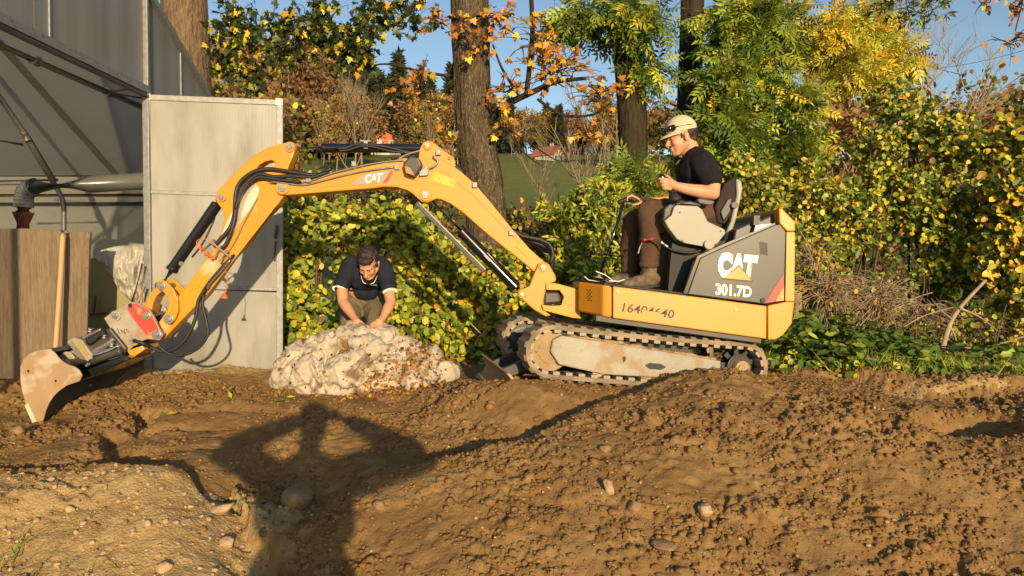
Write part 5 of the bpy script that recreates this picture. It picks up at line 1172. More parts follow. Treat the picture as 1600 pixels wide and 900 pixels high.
tag(hp_, "heap of crumpled dirty white fleece sheets on the ground by the greenhouse door", "fleece heap")
nv_h = len(hp_.data.vertices); HC = np.empty(nv_h*3); hp_.data.vertices.foreach_get("co", HC); HC = HC.reshape(-1, 3); HN = np.empty(nv_h*3); hp_.data.vertices.foreach_get("normal", HN); HN = HN.reshape(-1, 3)
# ------------------------------------------------------------------ plants: real twigs carrying leaf faces
def norm(a): return a / np.maximum(np.linalg.norm(a, axis=-1, keepdims=True), 1e-9)
T_ROUND = (np.array([(0,0,0),(-.36,.28,.07),(-.31,.74,.05),(0,1,-.02),(.31,.74,.05),(.36,.28,.07)]), np.array([(0,3,2,1),(0,5,4,3)]))
T_LANCE = (np.array([(0,0,0),(-.15,.45,.03),(0,1,-.04),(.15,.45,.03)]), np.array([(0,2,1,0),(0,3,2,0)])[:, :3])
mp_ = [(0,0),(-.22,.05),(-.50,-.02),(-.38,.24),(-.58,.48),(-.26,.46),(-.20,.70),(0,1),(.20,.70),(.26,.46),(.58,.48),(.38,.24),(.50,-.02),(.22,.05)]
T_MAPLE = (np.array([(x, y, 0.10*abs(x)-0.03*y) for x, y in mp_] + [(0, .36, -.03)]), np.array([(14, (i+1) % 14, i) for i in range(14)]))
def ash_template():
    vs = []; fs = []
    spec = [(0.30, -1), (0.30, 1), (0.50, -1), (0.50, 1), (0.70, -1), (0.70, 1), (0.86, -1), (0.86, 1), (0.95, 0)]
    for y, s in spec:
        o = len(vs); L = 0.34 if s else 0.36
        ax = np.array([s*0.80, 0.55, -0.22]) if s else np.array([0, 1, -0.15]); ax /= np.linalg.norm(ax); sd = np.array([-ax[1], ax[0], 0]); sd /= np.linalg.norm(sd)
        b = np.array([0, y, 0]); vs += [b, b + ax*L*0.42 + sd*0.055 + np.array([0,0,.02]), b + ax*L, b + ax*L*0.42 - sd*0.055 + np.array([0,0,.02])]
        fs += [(o, o+1, o+2, o+3)]
    o = len(vs); vs += [np.array([-.008,0,0]), np.array([.008,0,0]), np.array([.005,.97,0]), np.array([-.005,.97,0])]; fs.append((o, o+1, o+2, o+3))
    return np.array(vs), np.array(fs)
T_ASH = ash_template()
def leaves(name, parent, pos, axis, nrm, size, tmpl, tint, mat="leaf"):
    V, Fc = tmpl; n = len(pos)
    y = norm(axis); x = norm(np.cross(y, nrm)); z = np.cross(x, y)
    Q = pos[:, None, :] + size[:, None, None] * (V[None, :, 0:1]*x[:, None] + V[None, :, 1:2]*y[:, None] + V[None, :, 2:3]*z[:, None])
    FF = (Fc[None] + len(V)*np.arange(n)[:, None, None]).reshape(-1, Fc.shape[1])
    return np_mesh(name, Q.reshape(-1, 3), FF, mat, parent, np.repeat(tint, len(V), 0))
def palette(rng, n, pal, jitter=0.22):
    w_ = np.array([p[0] for p in pal], float); c = np.array([p[1] for p in pal])
    i = rng.choice(len(pal), n, p=w_/w_.sum()); return np.clip(c[i] * (1 + rng.uniform(-jitter, jitter, (n, 1))) * (1 + rng.uniform(-0.08, 0.08, (n, 3))), 0.002, 1)
G_DEEP, G_MID, G_LIGHT, YG, YEL, AMB, ORG, BRN, DBRN = (.060,.105,.014), (.115,.180,.022), (.27,.35,.040), (.47,.47,.050), (.72,.56,.040), (.62,.35,.030), (.52,.20,.030), (.26,.13,.045), (.10,.055,.025)
PAL_HAZEL = [(3, G_LIGHT), (3, YG), (1.6, G_MID), (0.9, YEL), (0.35, AMB), (0.25, BRN)]
PAL_HAZEL2 = [(2.4, G_LIGHT), (2.0, YG), (2.2, G_MID), (1.5, YEL), (0.9, AMB), (0.5, BRN), (0.8, G_DEEP)]
PAL_LIME = [(2.6, G_MID), (1.6, G_DEEP), (2.6, YG), (2.4, G_LIGHT), (1.5, YEL), (0.8, AMB), (0.5, BRN)]
PAL_ASH = [(3, G_MID), (2.2, G_LIGHT), (1.5, G_DEEP), (1.3, YG), (0.4, YEL)]
PAL_YASH = [(3, YEL), (3, YG), (1, G_LIGHT), (0.6, AMB)]
PAL_DARKMAPLE = [(4, (.034,.056,.013)), (3, (.060,.085,.018)), (1.1, YG), (0.8, YEL), (0.4, AMB)]
PAL_ORANGE = [(3, ORG), (2.5, AMB), (1.2, BRN), (0.6, YEL)]
PAL_BROWN = [(3, BRN), (2, DBRN), (1.2, ORG), (1, AMB), (0.8, YG)]
PAL_NETTLE = [(3, G_MID), (3, (.10,.17,.03)), (1, G_LIGHT), (0.5, YG)]

def bezier(a, c, b, n): return [a*(1-t)**2 + c*(2*t*(1-t)) + b*t*t for t in np.linspace(0, 1, n)]
def tubes(name, parent, lines, mat, n=4):
    """many tapered twigs as one mesh; lines are (points, r0, r1)"""
    Vs = []; Fs = []; o = 0
    ang = 2*np.pi*np.arange(n)/n
    for pts, r0, r1 in lines:
        p = np.asarray(pts, float); m = len(p)
        t = np.gradient(p, axis=0); t = norm(t)
        ref = np.where(np.abs(t[:, 2:3]) < 0.9, np.array([[0, 0, 1.]]), np.array([[1., 0, 0]]))
        s = norm(np.cross(t, ref)); u = np.cross(s, t)
        r = np.linspace(r0, r1, m)[:, None, None]
        Vs.append((p[:, None, :] + r*(np.cos(ang)[None, :, None]*s[:, None] + np.sin(ang)[None, :, None]*u[:, None])).reshape(-1, 3))
        i = np.arange(m-1)[:, None]*n + np.arange(n)[None, :]; j = np.arange(m-1)[:, None]*n + (np.arange(n)[None, :]+1) % n
        Fs.append(np.stack([i, j, j+n, i+n], -1).reshape(-1, 4) + o); o += m*n
    return np_mesh(name, np.vstack(Vs), np.vstack(Fs), mat, parent, smooth=True)

def plant(name, label, cat, base, blobs, seed, pal, tmpl=T_ROUND, size=(0.045, 0.085), per=10, group=None, stem_r=0.018, bark="twig", droop=0.35, face=0.75, leafy=1.0, jitter=0.22, stems_mat=None, twig_r=0.0035, reach=0.35, spread=0.05, parts=("stems", "foliage"), trunk=None, back=0.55):
    """blobs: (px, py, depth, rx, ry, rz, twigs); twigs run from the stem to the blob's hull and carry the leaves"""
    rng = np.random.default_rng(seed); base = np.array(base, float)
    root = thing(name, label, cat, tuple(base), group)
    lines = []; LP = []; LA = []; LN = []; 
    for (px, py, Yb, rx, ry, rz, nt_) in blobs:
        c = np.array(W(px, py, Yb)); R = np.array([rx, ry, rz])
        if trunk is None:
            for k in range(3):
                tgt = c + R*rng.uniform(-0.5, 0.5, 3) + np.array([0, 0, 0.3*rz]); b0 = base + np.array([rng.normal()*0.10, rng.normal()*0.08, 0])
                mid = b0*0.45 + tgt*0.55 + np.array([rng.normal()*0.12, rng.normal()*0.12, 0.12]); mid[:2] = b0[:2]*0.65 + tgt[:2]*0.35
                lines.append((bezier(b0, mid, tgt, 9), stem_r*rng.uniform(0.6, 1.1), 0.005))
        for k in range(nt_):
            v = norm(rng.normal(size=3)); e = c + R*v*rng.uniform(0.35, 1.0)**back
            s0 = c + (e - c)*rng.uniform(0.0, 1-reach) + R*rng.normal(size=3)*0.12 - np.array([0, 0, 0.10*rz])
            m = (s0+e)/2 + np.array([rng.normal()*0.05, rng.normal()*0.05, 0.06*rng.uniform(0, 1) + 0.1*droop*np.linalg.norm(e-s0)])
            e = e - np.array([0, 0, droop*0.25*np.linalg.norm(e-s0)])
            pts = bezier(s0, m, e, 5); lines.append((pts, twig_r*rng.uniform(0.7, 1.4), twig_r*0.35))
            P5 = np.array(pts); nl = max(1, rng.poisson(per*leafy)) if leafy > 0 else 0
            if nl == 0: continue
            t = rng.uniform(0.1, 1.0, nl)*4; i0 = np.minimum(t.astype(int), 3); fr = (t - i0)[:, None]
            pp_ = P5[i0]*(1-fr) + P5[i0+1]*fr; td = norm(P5[i0+1]-P5[i0])
            a = norm(td*0.5 + rng.normal(size=(nl, 3))*0.75 + np.array([0, 0, -droop]))
            LP.append(pp_ + rng.normal(size=(nl, 3))*spread*0.3); LA.append(a)
            LN.append(norm(rng.normal(size=(nl, 3))*0.6 + np.array([0.25*face, -face*1.3, 0.55])))
    st = tubes(parts[0], root, lines, stems_mat or bark, 4); st["kind"] = "stuff"
    if LP:
        LP, LA, LN = np.vstack(LP), np.vstack(LA), np.vstack(LN); n = len(LP)
        sz = rng.uniform(size[0], size[1], n); leaves(parts[1], root, LP, LA, LN, sz, tmpl, palette(rng, n, pal, jitter))
    if trunk:
        for nm, pts, r0, r1, mt in trunk:
            q = MB(); sm = smooth_path([Vector(p) for p in pts], 10); nn = len(sm)
            rr = [r0 + (r1-r0)*i/(nn-1) for i in range(nn)]; q.tube(sm, rr, 26)
            o = q.build(nm, mt, root, smooth=True)
            co = np.array([v.co for v in o.data.vertices]); ce = np.repeat(np.array([list(p) for p in sm]), 26, 0)[:len(co)]
            d = norm(co-ce); an = np.arctan2(d[:, 1], d[:, 0]); rad = np.repeat(np.array(rr), 26)[:len(co)]
            co += d*(rad*(0.10*vnoise(an*3.2, co[:, 2]*0.9, seed=seed) + 0.05*vnoise(an*8, co[:, 2]*3, seed=seed+1)))[:, None]
            o.data.vertices.foreach_set("co", co.ravel())
    return root
def gb_(px, Y): x = W(px, 500, Y).x; return (x, Y, float(coarse(x, Y)) + 0.0)

# hazel thicket between the door and the excavator
HZ = "hazel shrubs behind the excavator's boom"
plant("hazel_shrub", "light green hazel shrub right beside the open greenhouse door", "shrub", gb_(480, 7.1), [(478,372,7.0,.36,.40,.40,90),(470,470,6.95,.32,.35,.42,80),(520,340,7.2,.42,.4,.26,80),(500,535,6.9,.35,.3,.28,45)], 101, PAL_HAZEL, per=10, group=HZ)
plant("hazel_shrub", "light green hazel shrub rising behind the bending person's head", "shrub", gb_(600, 7.2), [(585,350,7.1,.42,.40,.30,100),(640,372,7.1,.42,.4,.42,110),(560,440,7.15,.40,.35,.40,70),(640,470,7.0,.38,.35,.42,90)], 102, PAL_HAZEL, per=10, group=HZ)
plant("hazel_shrub", "yellowing hazel shrub with amber leaves below the boom cylinder", "shrub", gb_(715, 7.0), [(700,420,7.0,.38,.40,.42,100),(745,470,6.9,.38,.36,.42,110),(690,515,6.75,.40,.32,.32,90),(740,555,6.6,.34,.28,.22,60)], 103, PAL_HAZEL2, per=10, group=HZ)
plant("hazel_shrub", "dark leaved hazel shrub in front of the tracks' far end", "shrub", gb_(800, 6.9), [(790,520,6.75,.36,.35,.32,100),(820,470,6.9,.34,.35,.36,80),(780,420,7.2,.34,.35,.34,70),(870,500,6.8,.36,.3,.34,70)], 104, PAL_HAZEL2, per=10, group=HZ)
plant("elder_shrub", "bright green feathery shrub standing left of the travel levers", "shrub", gb_(900, 7.6), [(890,345,7.8,.42,.45,.40,110),(935,330,7.7,.34,.4,.42,90),(900,420,7.5,.46,.45,.44,120),(945,470,7.3,.36,.35,.42,90),(1000,420,7.4,.36,.35,.46,80)], 105, PAL_ASH + [(1.5, YEL), (2, YG)], T_LANCE, (0.07, 0.13), per=14)
# right hand thicket behind the counterweight
LM = "leafy shrubs on the right behind the excavator"
plant("lime_shrub", "yellow spotted shrub directly behind the seat and engine hood", "shrub", gb_(1190, 7.4), [(1180,300,7.5,.44,.4,.40,110),(1225,380,7.3,.40,.4,.46,100),(1140,270,7.8,.36,.4,.34,70),(1265,300,7.6,.40,.4,.46,90),(1110,380,7.6,.4,.4,.5,60)], 111, PAL_HAZEL2, per=11, size=(.035,.07), group=LM)
plant("lime_shrub", "green shrub filling the gap right of the counterweight top", "shrub", gb_(1330, 7.6), [(1330,340,7.5,.44,.42,.42,120),(1290,410,7.2,.36,.35,.36,80),(1390,300,7.7,.42,.42,.46,110),(1370,230,8.0,.40,.4,.36,80)], 112, PAL_LIME, per=11, size=(.035,.072), group=LM)
plant("lime_tree", "tall rounded lime tree with golden leaves at the right", "tree", gb_(1460, 8.0), [(1430,190,8.2,.46,.5,.44,90),(1500,240,7.9,.52,.5,.50,140),(1450,330,7.6,.48,.45,.46,130),(1390,150,8.6,.32,.4,.34,40),(1530,340,7.4,.46,.45,.46,120),(1490,420,7.3,.48,.4,.38,100)], 113, PAL_LIME, per=11, size=(.04,.078), parts=("trunk", "crown"), stem_r=0.03)
plant("lime_shrub", "amber leaved shrub reaching in from the right edge", "shrub", gb_(1600, 7.0), [(1585,300,6.9,.36,.45,.46,110),(1600,225,7.4,.34,.4,.38,60),(1580,400,6.7,.40,.4,.40,110),(1600,470,6.5,.36,.35,.34,70)], 114, [(3, YEL), (2.2, AMB), (2, G_MID), (1.5, YG), (1.5, G_DEEP)], per=10, size=(.05,.09), group=LM)
plant("bramble", "tangle of bare brown bramble stems right of the counterweight", "bramble", gb_(1320, 6.4), [(1290,450,6.4,.46,.35,.40,190),(1370,460,6.5,.50,.35,.36,190),(1430,490,6.5,.44,.3,.28,130),(1270,400,6.6,.3,.3,.3,70)], 115, PAL_BROWN + [(2, G_LIGHT)], size=(.025,.05), per=0.5, bark="twig_pale", twig_r=0.0036, droop=1.3, reach=0.95, stem_r=0.007, face=0.4)
plant("bramble", "low twiggy bramble thicket under the amber shrub at right", "bramble", gb_(1530, 6.3), [(1500,500,6.5,.50,.35,.28,150),(1570,520,6.4,.42,.35,.26,120),(1600,450,6.7,.3,.3,.3,60)], 116, PAL_LIME, size=(.03,.06), per=1.2, droop=1.1, reach=0.95, stem_r=0.007, bark="twig")
# ash trees with hanging compound leaves
tb_ = lambda px, Y: gb_(px, Y)
def up(px0, px1, Y, py1=-260): b = gb_(px0, Y); t = W(px1, py1, Y); return b, (b[0]*0.6 + t.x*0.4 + 0.03, Y, b[2]*0.6 + t.z*0.4), (b[0]*0.25 + t.x*0.75 - 0.02, Y, b[2]*0.25 + t.z*0.75), tuple(t)
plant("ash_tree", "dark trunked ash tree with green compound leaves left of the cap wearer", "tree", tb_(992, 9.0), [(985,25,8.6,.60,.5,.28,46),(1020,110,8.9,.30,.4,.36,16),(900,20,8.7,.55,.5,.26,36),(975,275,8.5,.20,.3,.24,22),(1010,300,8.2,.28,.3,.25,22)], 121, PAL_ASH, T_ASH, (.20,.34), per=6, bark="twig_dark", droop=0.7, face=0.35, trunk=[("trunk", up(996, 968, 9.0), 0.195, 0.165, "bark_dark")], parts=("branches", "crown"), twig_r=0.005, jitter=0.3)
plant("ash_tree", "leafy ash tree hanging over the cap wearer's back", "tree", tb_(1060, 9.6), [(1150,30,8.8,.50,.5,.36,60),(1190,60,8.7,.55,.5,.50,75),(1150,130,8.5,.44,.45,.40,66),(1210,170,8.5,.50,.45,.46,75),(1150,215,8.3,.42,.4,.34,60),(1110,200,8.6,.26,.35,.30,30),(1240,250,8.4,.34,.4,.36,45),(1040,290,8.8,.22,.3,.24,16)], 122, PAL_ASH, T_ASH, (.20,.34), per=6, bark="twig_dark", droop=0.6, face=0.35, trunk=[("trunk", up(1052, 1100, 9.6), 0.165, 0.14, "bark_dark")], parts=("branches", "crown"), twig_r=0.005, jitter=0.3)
plant("young_ash_tree", "slender pale stemmed ash tree with bright yellow leaves", "tree", tb_(1248, 8.9), [(1290,60,9.0,.50,.4,.40,60),(1330,100,8.9,.52,.4,.42,60),(1245,160,8.8,.42,.4,.30,44),(1360,40,9.2,.46,.4,.36,44),(1400,90,9.1,.3,.4,.26,26),(1225,20,9.2,.4,.4,.3,32)], 123, PAL_YASH, T_ASH, (.18,.30), per=6, bark="twig", droop=0.5, face=0.5, trunk=[("trunk", (tb_(1246, 8.9), W(1244, 300, 8.9), W(1250, 200, 8.9), W(1290, 110, 8.9), W(1318, -80, 9.0)), 0.055, 0.03, "twig_pale"), ("side_trunk", (W(1250, 205, 8.9), W(1262, 120, 8.9), W(1240, 70, 8.9), W(1228, -60, 9.0)), 0.035, 0.02, "twig_pale")], parts=("branches", "crown"), twig_r=0.004)
# maple with orange leaves and wide bare boughs
def bough(pts, r0, r1, mat="bark_dark"): return ("bough", [W(*p) for p in pts], r0, r1, mat)
plant("maple_tree", "thick grey barked maple with sparse orange leaves in the middle", "tree", tb_(752, 8.4), [(870,110,8.0,.62,.5,.34,42),(840,60,8.0,.50,.5,.34,34),(790,140,8.1,.34,.4,.3,18),(930,150,7.9,.42,.4,.24,24),(790,190,8.1,.24,.3,.22,10),(745,60,8.0,.30,.2,.40,12),(660,130,8.1,.40,.3,.42,20),(690,30,8.2,.40,.3,.26,18),(770,20,8.1,.3,.3,.25,18),(700,215,8.1,.24,.2,.2,8),(925,210,8.0,.25,.3,.2,10)], 124, PAL_ORANGE, T_MAPLE, (.045,.095), per=3.6, bark="twig_dark", droop=0.5, face=0.6,
      trunk=[("trunk", (tb_(764, 8.4), W(760, 330, 8.4), W(742, 200, 8.4), W(737, 90, 8.4), W(728, -200, 8.4)), 0.225, 0.20, "bark_grey"),
             bough([(760,195,8.3),(790,165,8.2),(830,145,8.1),(870,128,8.0),(920,122,7.9)], 0.045, 0.016), bough([(822,150,8.1),(828,100,8.1),(832,40,8.1),(826,-60,8.1)], 0.030, 0.022), bough([(812,150,8.15),(786,110,8.15),(770,70,8.2)], 0.018, 0.01),
             bough([(840,155,8.1),(880,180,8.0),(930,178,7.9),(956,158,7.9)], 0.018, 0.008), bough([(705,120,8.4),(660,112,8.3),(600,100,8.2),(560,112,8.2)], 0.018, 0.006), bough([(706,160,8.4),(650,150,8.3),(610,118,8.2)], 0.014, 0.005),
             bough([(790,200,8.2),(830,225,8.1),(870,250,8.0),(905,250,8.0)], 0.012, 0.004), bough([(785,190,8.2),(815,235,8.0),(850,262,7.9)], 0.012, 0.004)], parts=("branches", "crown"), twig_r=0.006, reach=0.75, back=0.4)
# left tree with dark hanging leaves
plant("left_lime_tree", "broad trunked tree behind the greenhouse with dark leaves hanging over the door", "tree", tb_(300, 9.6), [(370,40,7.6,.34,.4,.36,60),(440,60,7.5,.36,.4,.40,60),(500,40,7.5,.40,.4,.36,60),(550,70,7.5,.36,.4,.36,56),(590,30,7.6,.3,.4,.3,34),(640,20,7.8,.36,.4,.22,30),(400,120,7.7,.28,.3,.24,28),(345,95,7.8,.14,.3,.32,20)], 125, PAL_DARKMAPLE, T_MAPLE, (.045,.085), per=7, bark="twig_dark", droop=0.6, face=-0.35,
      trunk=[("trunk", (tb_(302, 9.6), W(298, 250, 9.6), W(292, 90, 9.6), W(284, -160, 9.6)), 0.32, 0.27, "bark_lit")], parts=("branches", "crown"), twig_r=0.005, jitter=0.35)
# bare tree against the sky and overhanging sprays at the top right
def bare_tree(name, label, base, h, seed, mat="twig", r=0.09, group=None, leafy=None, lean=0.0, fork=5):
    rng = np.random.default_rng(seed); root = thing(name, label, "tree", base, group); lines = []
    def grow(p, d, L, r_, lev):
        pts = [np.array(p)]; dd = np.array(d)
        for i in range(6):
            dd = norm(dd + rng.normal(size=3)*0.10 + np.array([0, 0, 0.05])); pts.append(pts[-1] + dd*L/6)
        lines.append((pts, r_, r_*0.45))
        if lev < 3:
            for k in range(fork + (2 if lev else 0)):
                t = rng.uniform(0.35, 1.0)*6; i = min(int(t), 5); q = pts[i] + (pts[i+1]-pts[i])*(t-i)
                s = norm(rng.normal(size=3)*np.array([1, 1, 0.35])); grow(q, norm(dd*0.75 + s*0.65), L*rng.uniform(0.42, 0.62), r_*0.42, lev+1)
    grow(base, (lean, 0, 1), h*0.55, r, 0)
    tubes("branches", root, lines, mat, 4)["kind"] = "stuff"
    return root
bare_tree("bare_tree", "leafless pale tree against the sky at upper right", gb_(1440, 14.0), 7.2, 5, "twig_pale", 0.085, lean=0.08, fork=7)
plant("autumn_branch", "rust orange leafy spray hanging in at the top right corner", "branch", tuple(W(1640, -40, 5.5)), [(1585,60,5.5,.16,.25,.20,12),(1540,5,5.6,.14,.2,.06,6),(1600,10,5.4,.12,.2,.12,8)], 131, PAL_ORANGE, T_ROUND, (.035,.06), per=3.0, bark="twig_dark", stem_r=0.006, reach=0.8)
plant("grey_leaf_branch", "grey green narrow leaved spray hanging against the sky at upper right", "branch", tuple(W(1400, -60, 7.4)), [(1390,10,7.4,.25,.3,.10,14),(1440,20,7.4,.28,.3,.16,20),(1470,-10,7.4,.25,.3,.08,10)], 132, [(3, (.12,.125,.06)), (2, G_DEEP), (1, YG)], T_LANCE, (.06,.10), per=9, bark="twig_dark", stem_r=0.006)
# nettles and herbs on the verge
NE = "nettles on the verge behind the tracks"
def nettle(px, Y, h, seed, label):
    rng = np.random.default_rng(seed); b = np.array(gb_(px, Y)); b[2] = float(soil_z(np.array([b[0]]), np.array([Y]))[0]) if abs(b[0]) < 4.4 and Y < 6.6 else b[2]
    root = thing("nettle_plant", label, "nettle", tuple(b), NE); lines = []; LP = []; LA = []
    for k in range(9):
        s = b + np.array([rng.normal()*0.09, rng.normal()*0.09, 0]); e = s + np.array([rng.normal()*0.08, rng.normal()*0.08-0.03, h*rng.uniform(0.6, 1.1)])
        P5 = np.array(bezier(s, (s+e)/2 + np.array([0, 0, 0.04]), e, 8)); lines.append((P5, 0.004, 0.002))
        for i in range(1, 8):
            for q in range(2 if i < 7 else 4):
                a = i*1.57 + q*math.pi + rng.normal()*0.3; LP.append(P5[i]); LA.append((math.cos(a), math.sin(a), -0.15 + rng.normal()*0.2))
    tubes("stems", root, lines, "twig", 3); LP, LA = np.array(LP), np.array(LA); n = len(LP)
    leaves("foliage", root, LP, LA, norm(rng.normal(size=(n, 3))*0.3 + np.array([0.05, -0.5, 0.8])), rng.uniform(.06, .105, n), (T_ROUND[0]*np.array([.72, 1, 1]), T_ROUND[1]), palette(rng, n, PAL_NETTLE))
for i, (px, Y, h, lab) in enumerate([(1222,5.5,.30,"nettle clump closest to the counterweight"),(1250,5.7,.34,"nettle clump second from the counterweight"),(1282,5.8,.36,"tall nettle clump in the middle of the row"),(1315,5.6,.36,"tallest nettle clump on the verge"),(1345,5.5,.30,"nettle clump right of the tallest nettles"),(1380,5.7,.24,"shorter nettle clump towards the bramble tangle"),(1412,5.4,.18,"low nettle clump above the soil bank"),(1268,5.2,.20,"low nettle clump at the heap's edge"),(1565,5.5,.22,"isolated leafy clump at the right edge of the verge"),(1330,5.15,.16,"smallest nettle clump at the front of the verge")]):
    nettle(px, Y, h, 200+i, lab)
# grass, herbs and fallen leaves: nobody could count them
def ground_scatter(name, label, cat, n, xr_, yr_, tmpl, size, pal, up_, seed, mask=None, lift=0.0, mat="litter"):
    rng = np.random.default_rng(seed); x = rng.uniform(*xr_, n); y = rng.uniform(*yr_, n)
    if mask is not None: k = mask(x, y, rng); x, y = x[k], y[k]
    n = len(x); z = np.where((np.abs(x) < 4.55) & (y > 1.75) & (y < 6.8), np.maximum(soil_z(x, y), coarse(x, y)-0.45), coarse(x, y))
    a = rng.uniform(0, 2*np.pi, n); ax = np.stack([np.cos(a), np.sin(a), up_ + 0.3*rng.normal(size=n)], -1); nr = norm(rng.normal(size=(n, 3))*0.35 + (np.array([0, -0.6, 0.6]) if up_ > 0.5 else np.array([0, 0, 1.])))
    o = leaves(name, None, np.stack([x, y, z+lift], -1), ax, nr, rng.uniform(*size, n), tmpl, palette(rng, n, pal), mat); return tag(o, label, cat, kind="stuff")
T_BLADE = (np.array([(-.025,0,0),(.025,0,0),(.02,.5,.04),(0,1,.16),(-.02,.5,.04)]), np.array([(0,1,2,4),(4,2,3,3)])[:1])
T_BLADE = (np.array([(-.02,0,0),(.02,0,0),(.003,1,.20),(-.003,1,.20)]), np.array([(0,1,2,3)]))
verge = lambda x, y, r: (y > 4.85 + 0.10*np.sin(x*7)) & (x > 1.78) & (vnoise(x*2.5, y*2.5, seed=6) + r.uniform(-.8, .8, len(x)) > -0.1)
ground_scatter("verge_grass", "green grass along the verge behind the heap", "grass", 5500, (1.7, 4.5), (4.8, 6.8), T_BLADE, (.06, .17), [(2, G_MID), (2, G_LIGHT), (2, YG), (2, BRN)], 1.2, 301, verge)
ground_scatter("verge_herbs", "small round leaved herbs covering the verge", "herbs", 5000, (1.7, 4.5), (4.8, 6.8), T_ROUND, (.03, .065), PAL_NETTLE + [(1, YG)], 0.8, 302, verge, 0.03, "leaf")
ground_scatter("fallen_leaves", "dry brown leaves lying on the verge and under the shrubs", "leaf litter", 5000, (-3.0, 4.8), (5.2, 7.6), T_MAPLE, (.04, .08), PAL_BROWN, 0.1, 303, lambda x, y, r: (y > 6.1) | (x > 1.9), 0.012)
ground_scatter("tuft_grass", "long grass blades at the bottom left corner", "grass", 90, (-2.2, -1.45), (2.55, 2.85), T_BLADE, (.05, .15), [(3, G_MID), (2, G_LIGHT), (1, YG)], 0.9, 304, lambda x, y, r: (x + 0.5*(2.8-y) < -1.62 + 0.2*r.normal(size=len(x))))
ground_scatter("path_leaves", "a few green and brown leaves trodden into the path", "leaf litter", 260, (-2.6, -1.3), (4.6, 5.7), T_LANCE, (.03, .09), PAL_BROWN + [(2, G_MID)], 0.15, 305, lambda x, y, r: np.hypot((x+2.05)/0.45, (y-4.95)/0.25) < 1.0 + r.uniform(0, .5, len(x)), 0.012)
ground_scatter("forest_floor", "green undergrowth below the hedge", "undergrowth", 16000, (-2.6, 5.8), (6.5, 9.6), T_ROUND, (.05, .11), [(3, G_MID), (2, G_DEEP), (1.5, G_LIGHT), (0.8, BRN)], 1.0, 306, None, 0.04, "leaf")
# leaves on and before the heap of sheets
rng = np.random.default_rng(31); ii = rng.integers(0, nv_h, 14000)
hx, hy, hz = HC[ii, 0], HC[ii, 1], HC[ii, 2]; pxx = 800 + hx/hy*F; pyy = 420 - (hz-H)/hy*F
wgt = np.exp(-((pxx-645)/36)**2 - ((pyy-570)/26)**2) + 1.1*np.exp(-((pxx-600)/32)**2 - ((pyy-592)/14)**2) + 0.05
k = (rng.uniform(size=len(hx)) < wgt*1.0) & (HN[ii, 1] < 0.3)
nrm_ = HN[ii][k]; pos = HC[ii][k] + nrm_*0.006
bx_ = rng.normal(W(600, 600, 5.1).x, 0.16, 420); by_ = rng.normal(5.10, 0.06, 420); pos = np.vstack([pos, np.stack([bx_, by_, soil_z(bx_, by_)+0.012], -1)]); nrm_ = np.vstack([nrm_, np.tile([0, -.4, .9], (420, 1))]); n = len(pos)
o = leaves("heap_leaves", None, pos, rng.normal(size=(n, 3)), nrm_ + rng.normal(size=(n, 3))*0.3, rng.uniform(.014, .036, n), T_ROUND, palette(rng, n, [(3, BRN), (2.4, (.40,.18,.05)), (1, AMB), (1.6, DBRN)]), "litter")
tag(o, "dry orange leaves caught on the white sheets", "leaf litter", kind="stuff")
# fallen branches on the right
def branch(pts, r0, r1, label, mat="twig_pale", sub=()):
    root = thing("fallen_branch", label, "branch", tuple(W(*pts[0])), "dead branches on the verge")
    tubes("branch_stem", root, [([np.array(p) for p in smooth_path([W(*p) for p in pts], 6)], r0, r1)], mat, 8)
    for s in sub: tubes("side_twig", root, [([np.array(p) for p in smooth_path([W(*p) for p in s], 6)], r1*1.0, 0.002)], mat, 5)
branch([(1472,548,5.9),(1485,505,6.0),(1505,475,6.1),(1540,438,6.2)], 0.022, 0.012, "pale dead branch standing upright in the bramble", sub=[[(1483,508,6.0),(1492,525,5.95),(1496,545,5.9)],[(1500,482,6.05),(1530,495,6.0),(1560,518,5.9)],[(1488,500,6.0),(1470,485,6.1),(1455,466,6.2)]])
branch([(1390,524,6.0),(1420,500,6.0),(1440,465,6.1),(1443,430,6.2),(1420,395,6.3)], 0.008, 0.004, "thin brown arching stem left of the upright dead branch", "twig")
branch([(1478,546,5.8),(1530,542,5.7),(1570,535,5.6),(1640,512,5.5)], 0.010, 0.006, "long thin branch lying towards the right edge", sub=[[(1570,535,5.6),(1568,550,5.55),(1575,560,5.5)]])
branch([(1400,520,6.1),(1440,495,6.1),(1490,480,6.1)], 0.006, 0.003, "slim twig slanting across the bramble tangle", "twig_pale")
branch([(1500,590,5.3),(1550,600,5.2),(1610,596,5.1)], 0.008, 0.004, "broken twig lying at the foot of the right thicket", "twig_pale")
branch([(735,505,6.35),(760,530,6.3),(785,555,6.2)], 0.006, 0.003, "pale twig leaning left of the far track", "twig_pale")
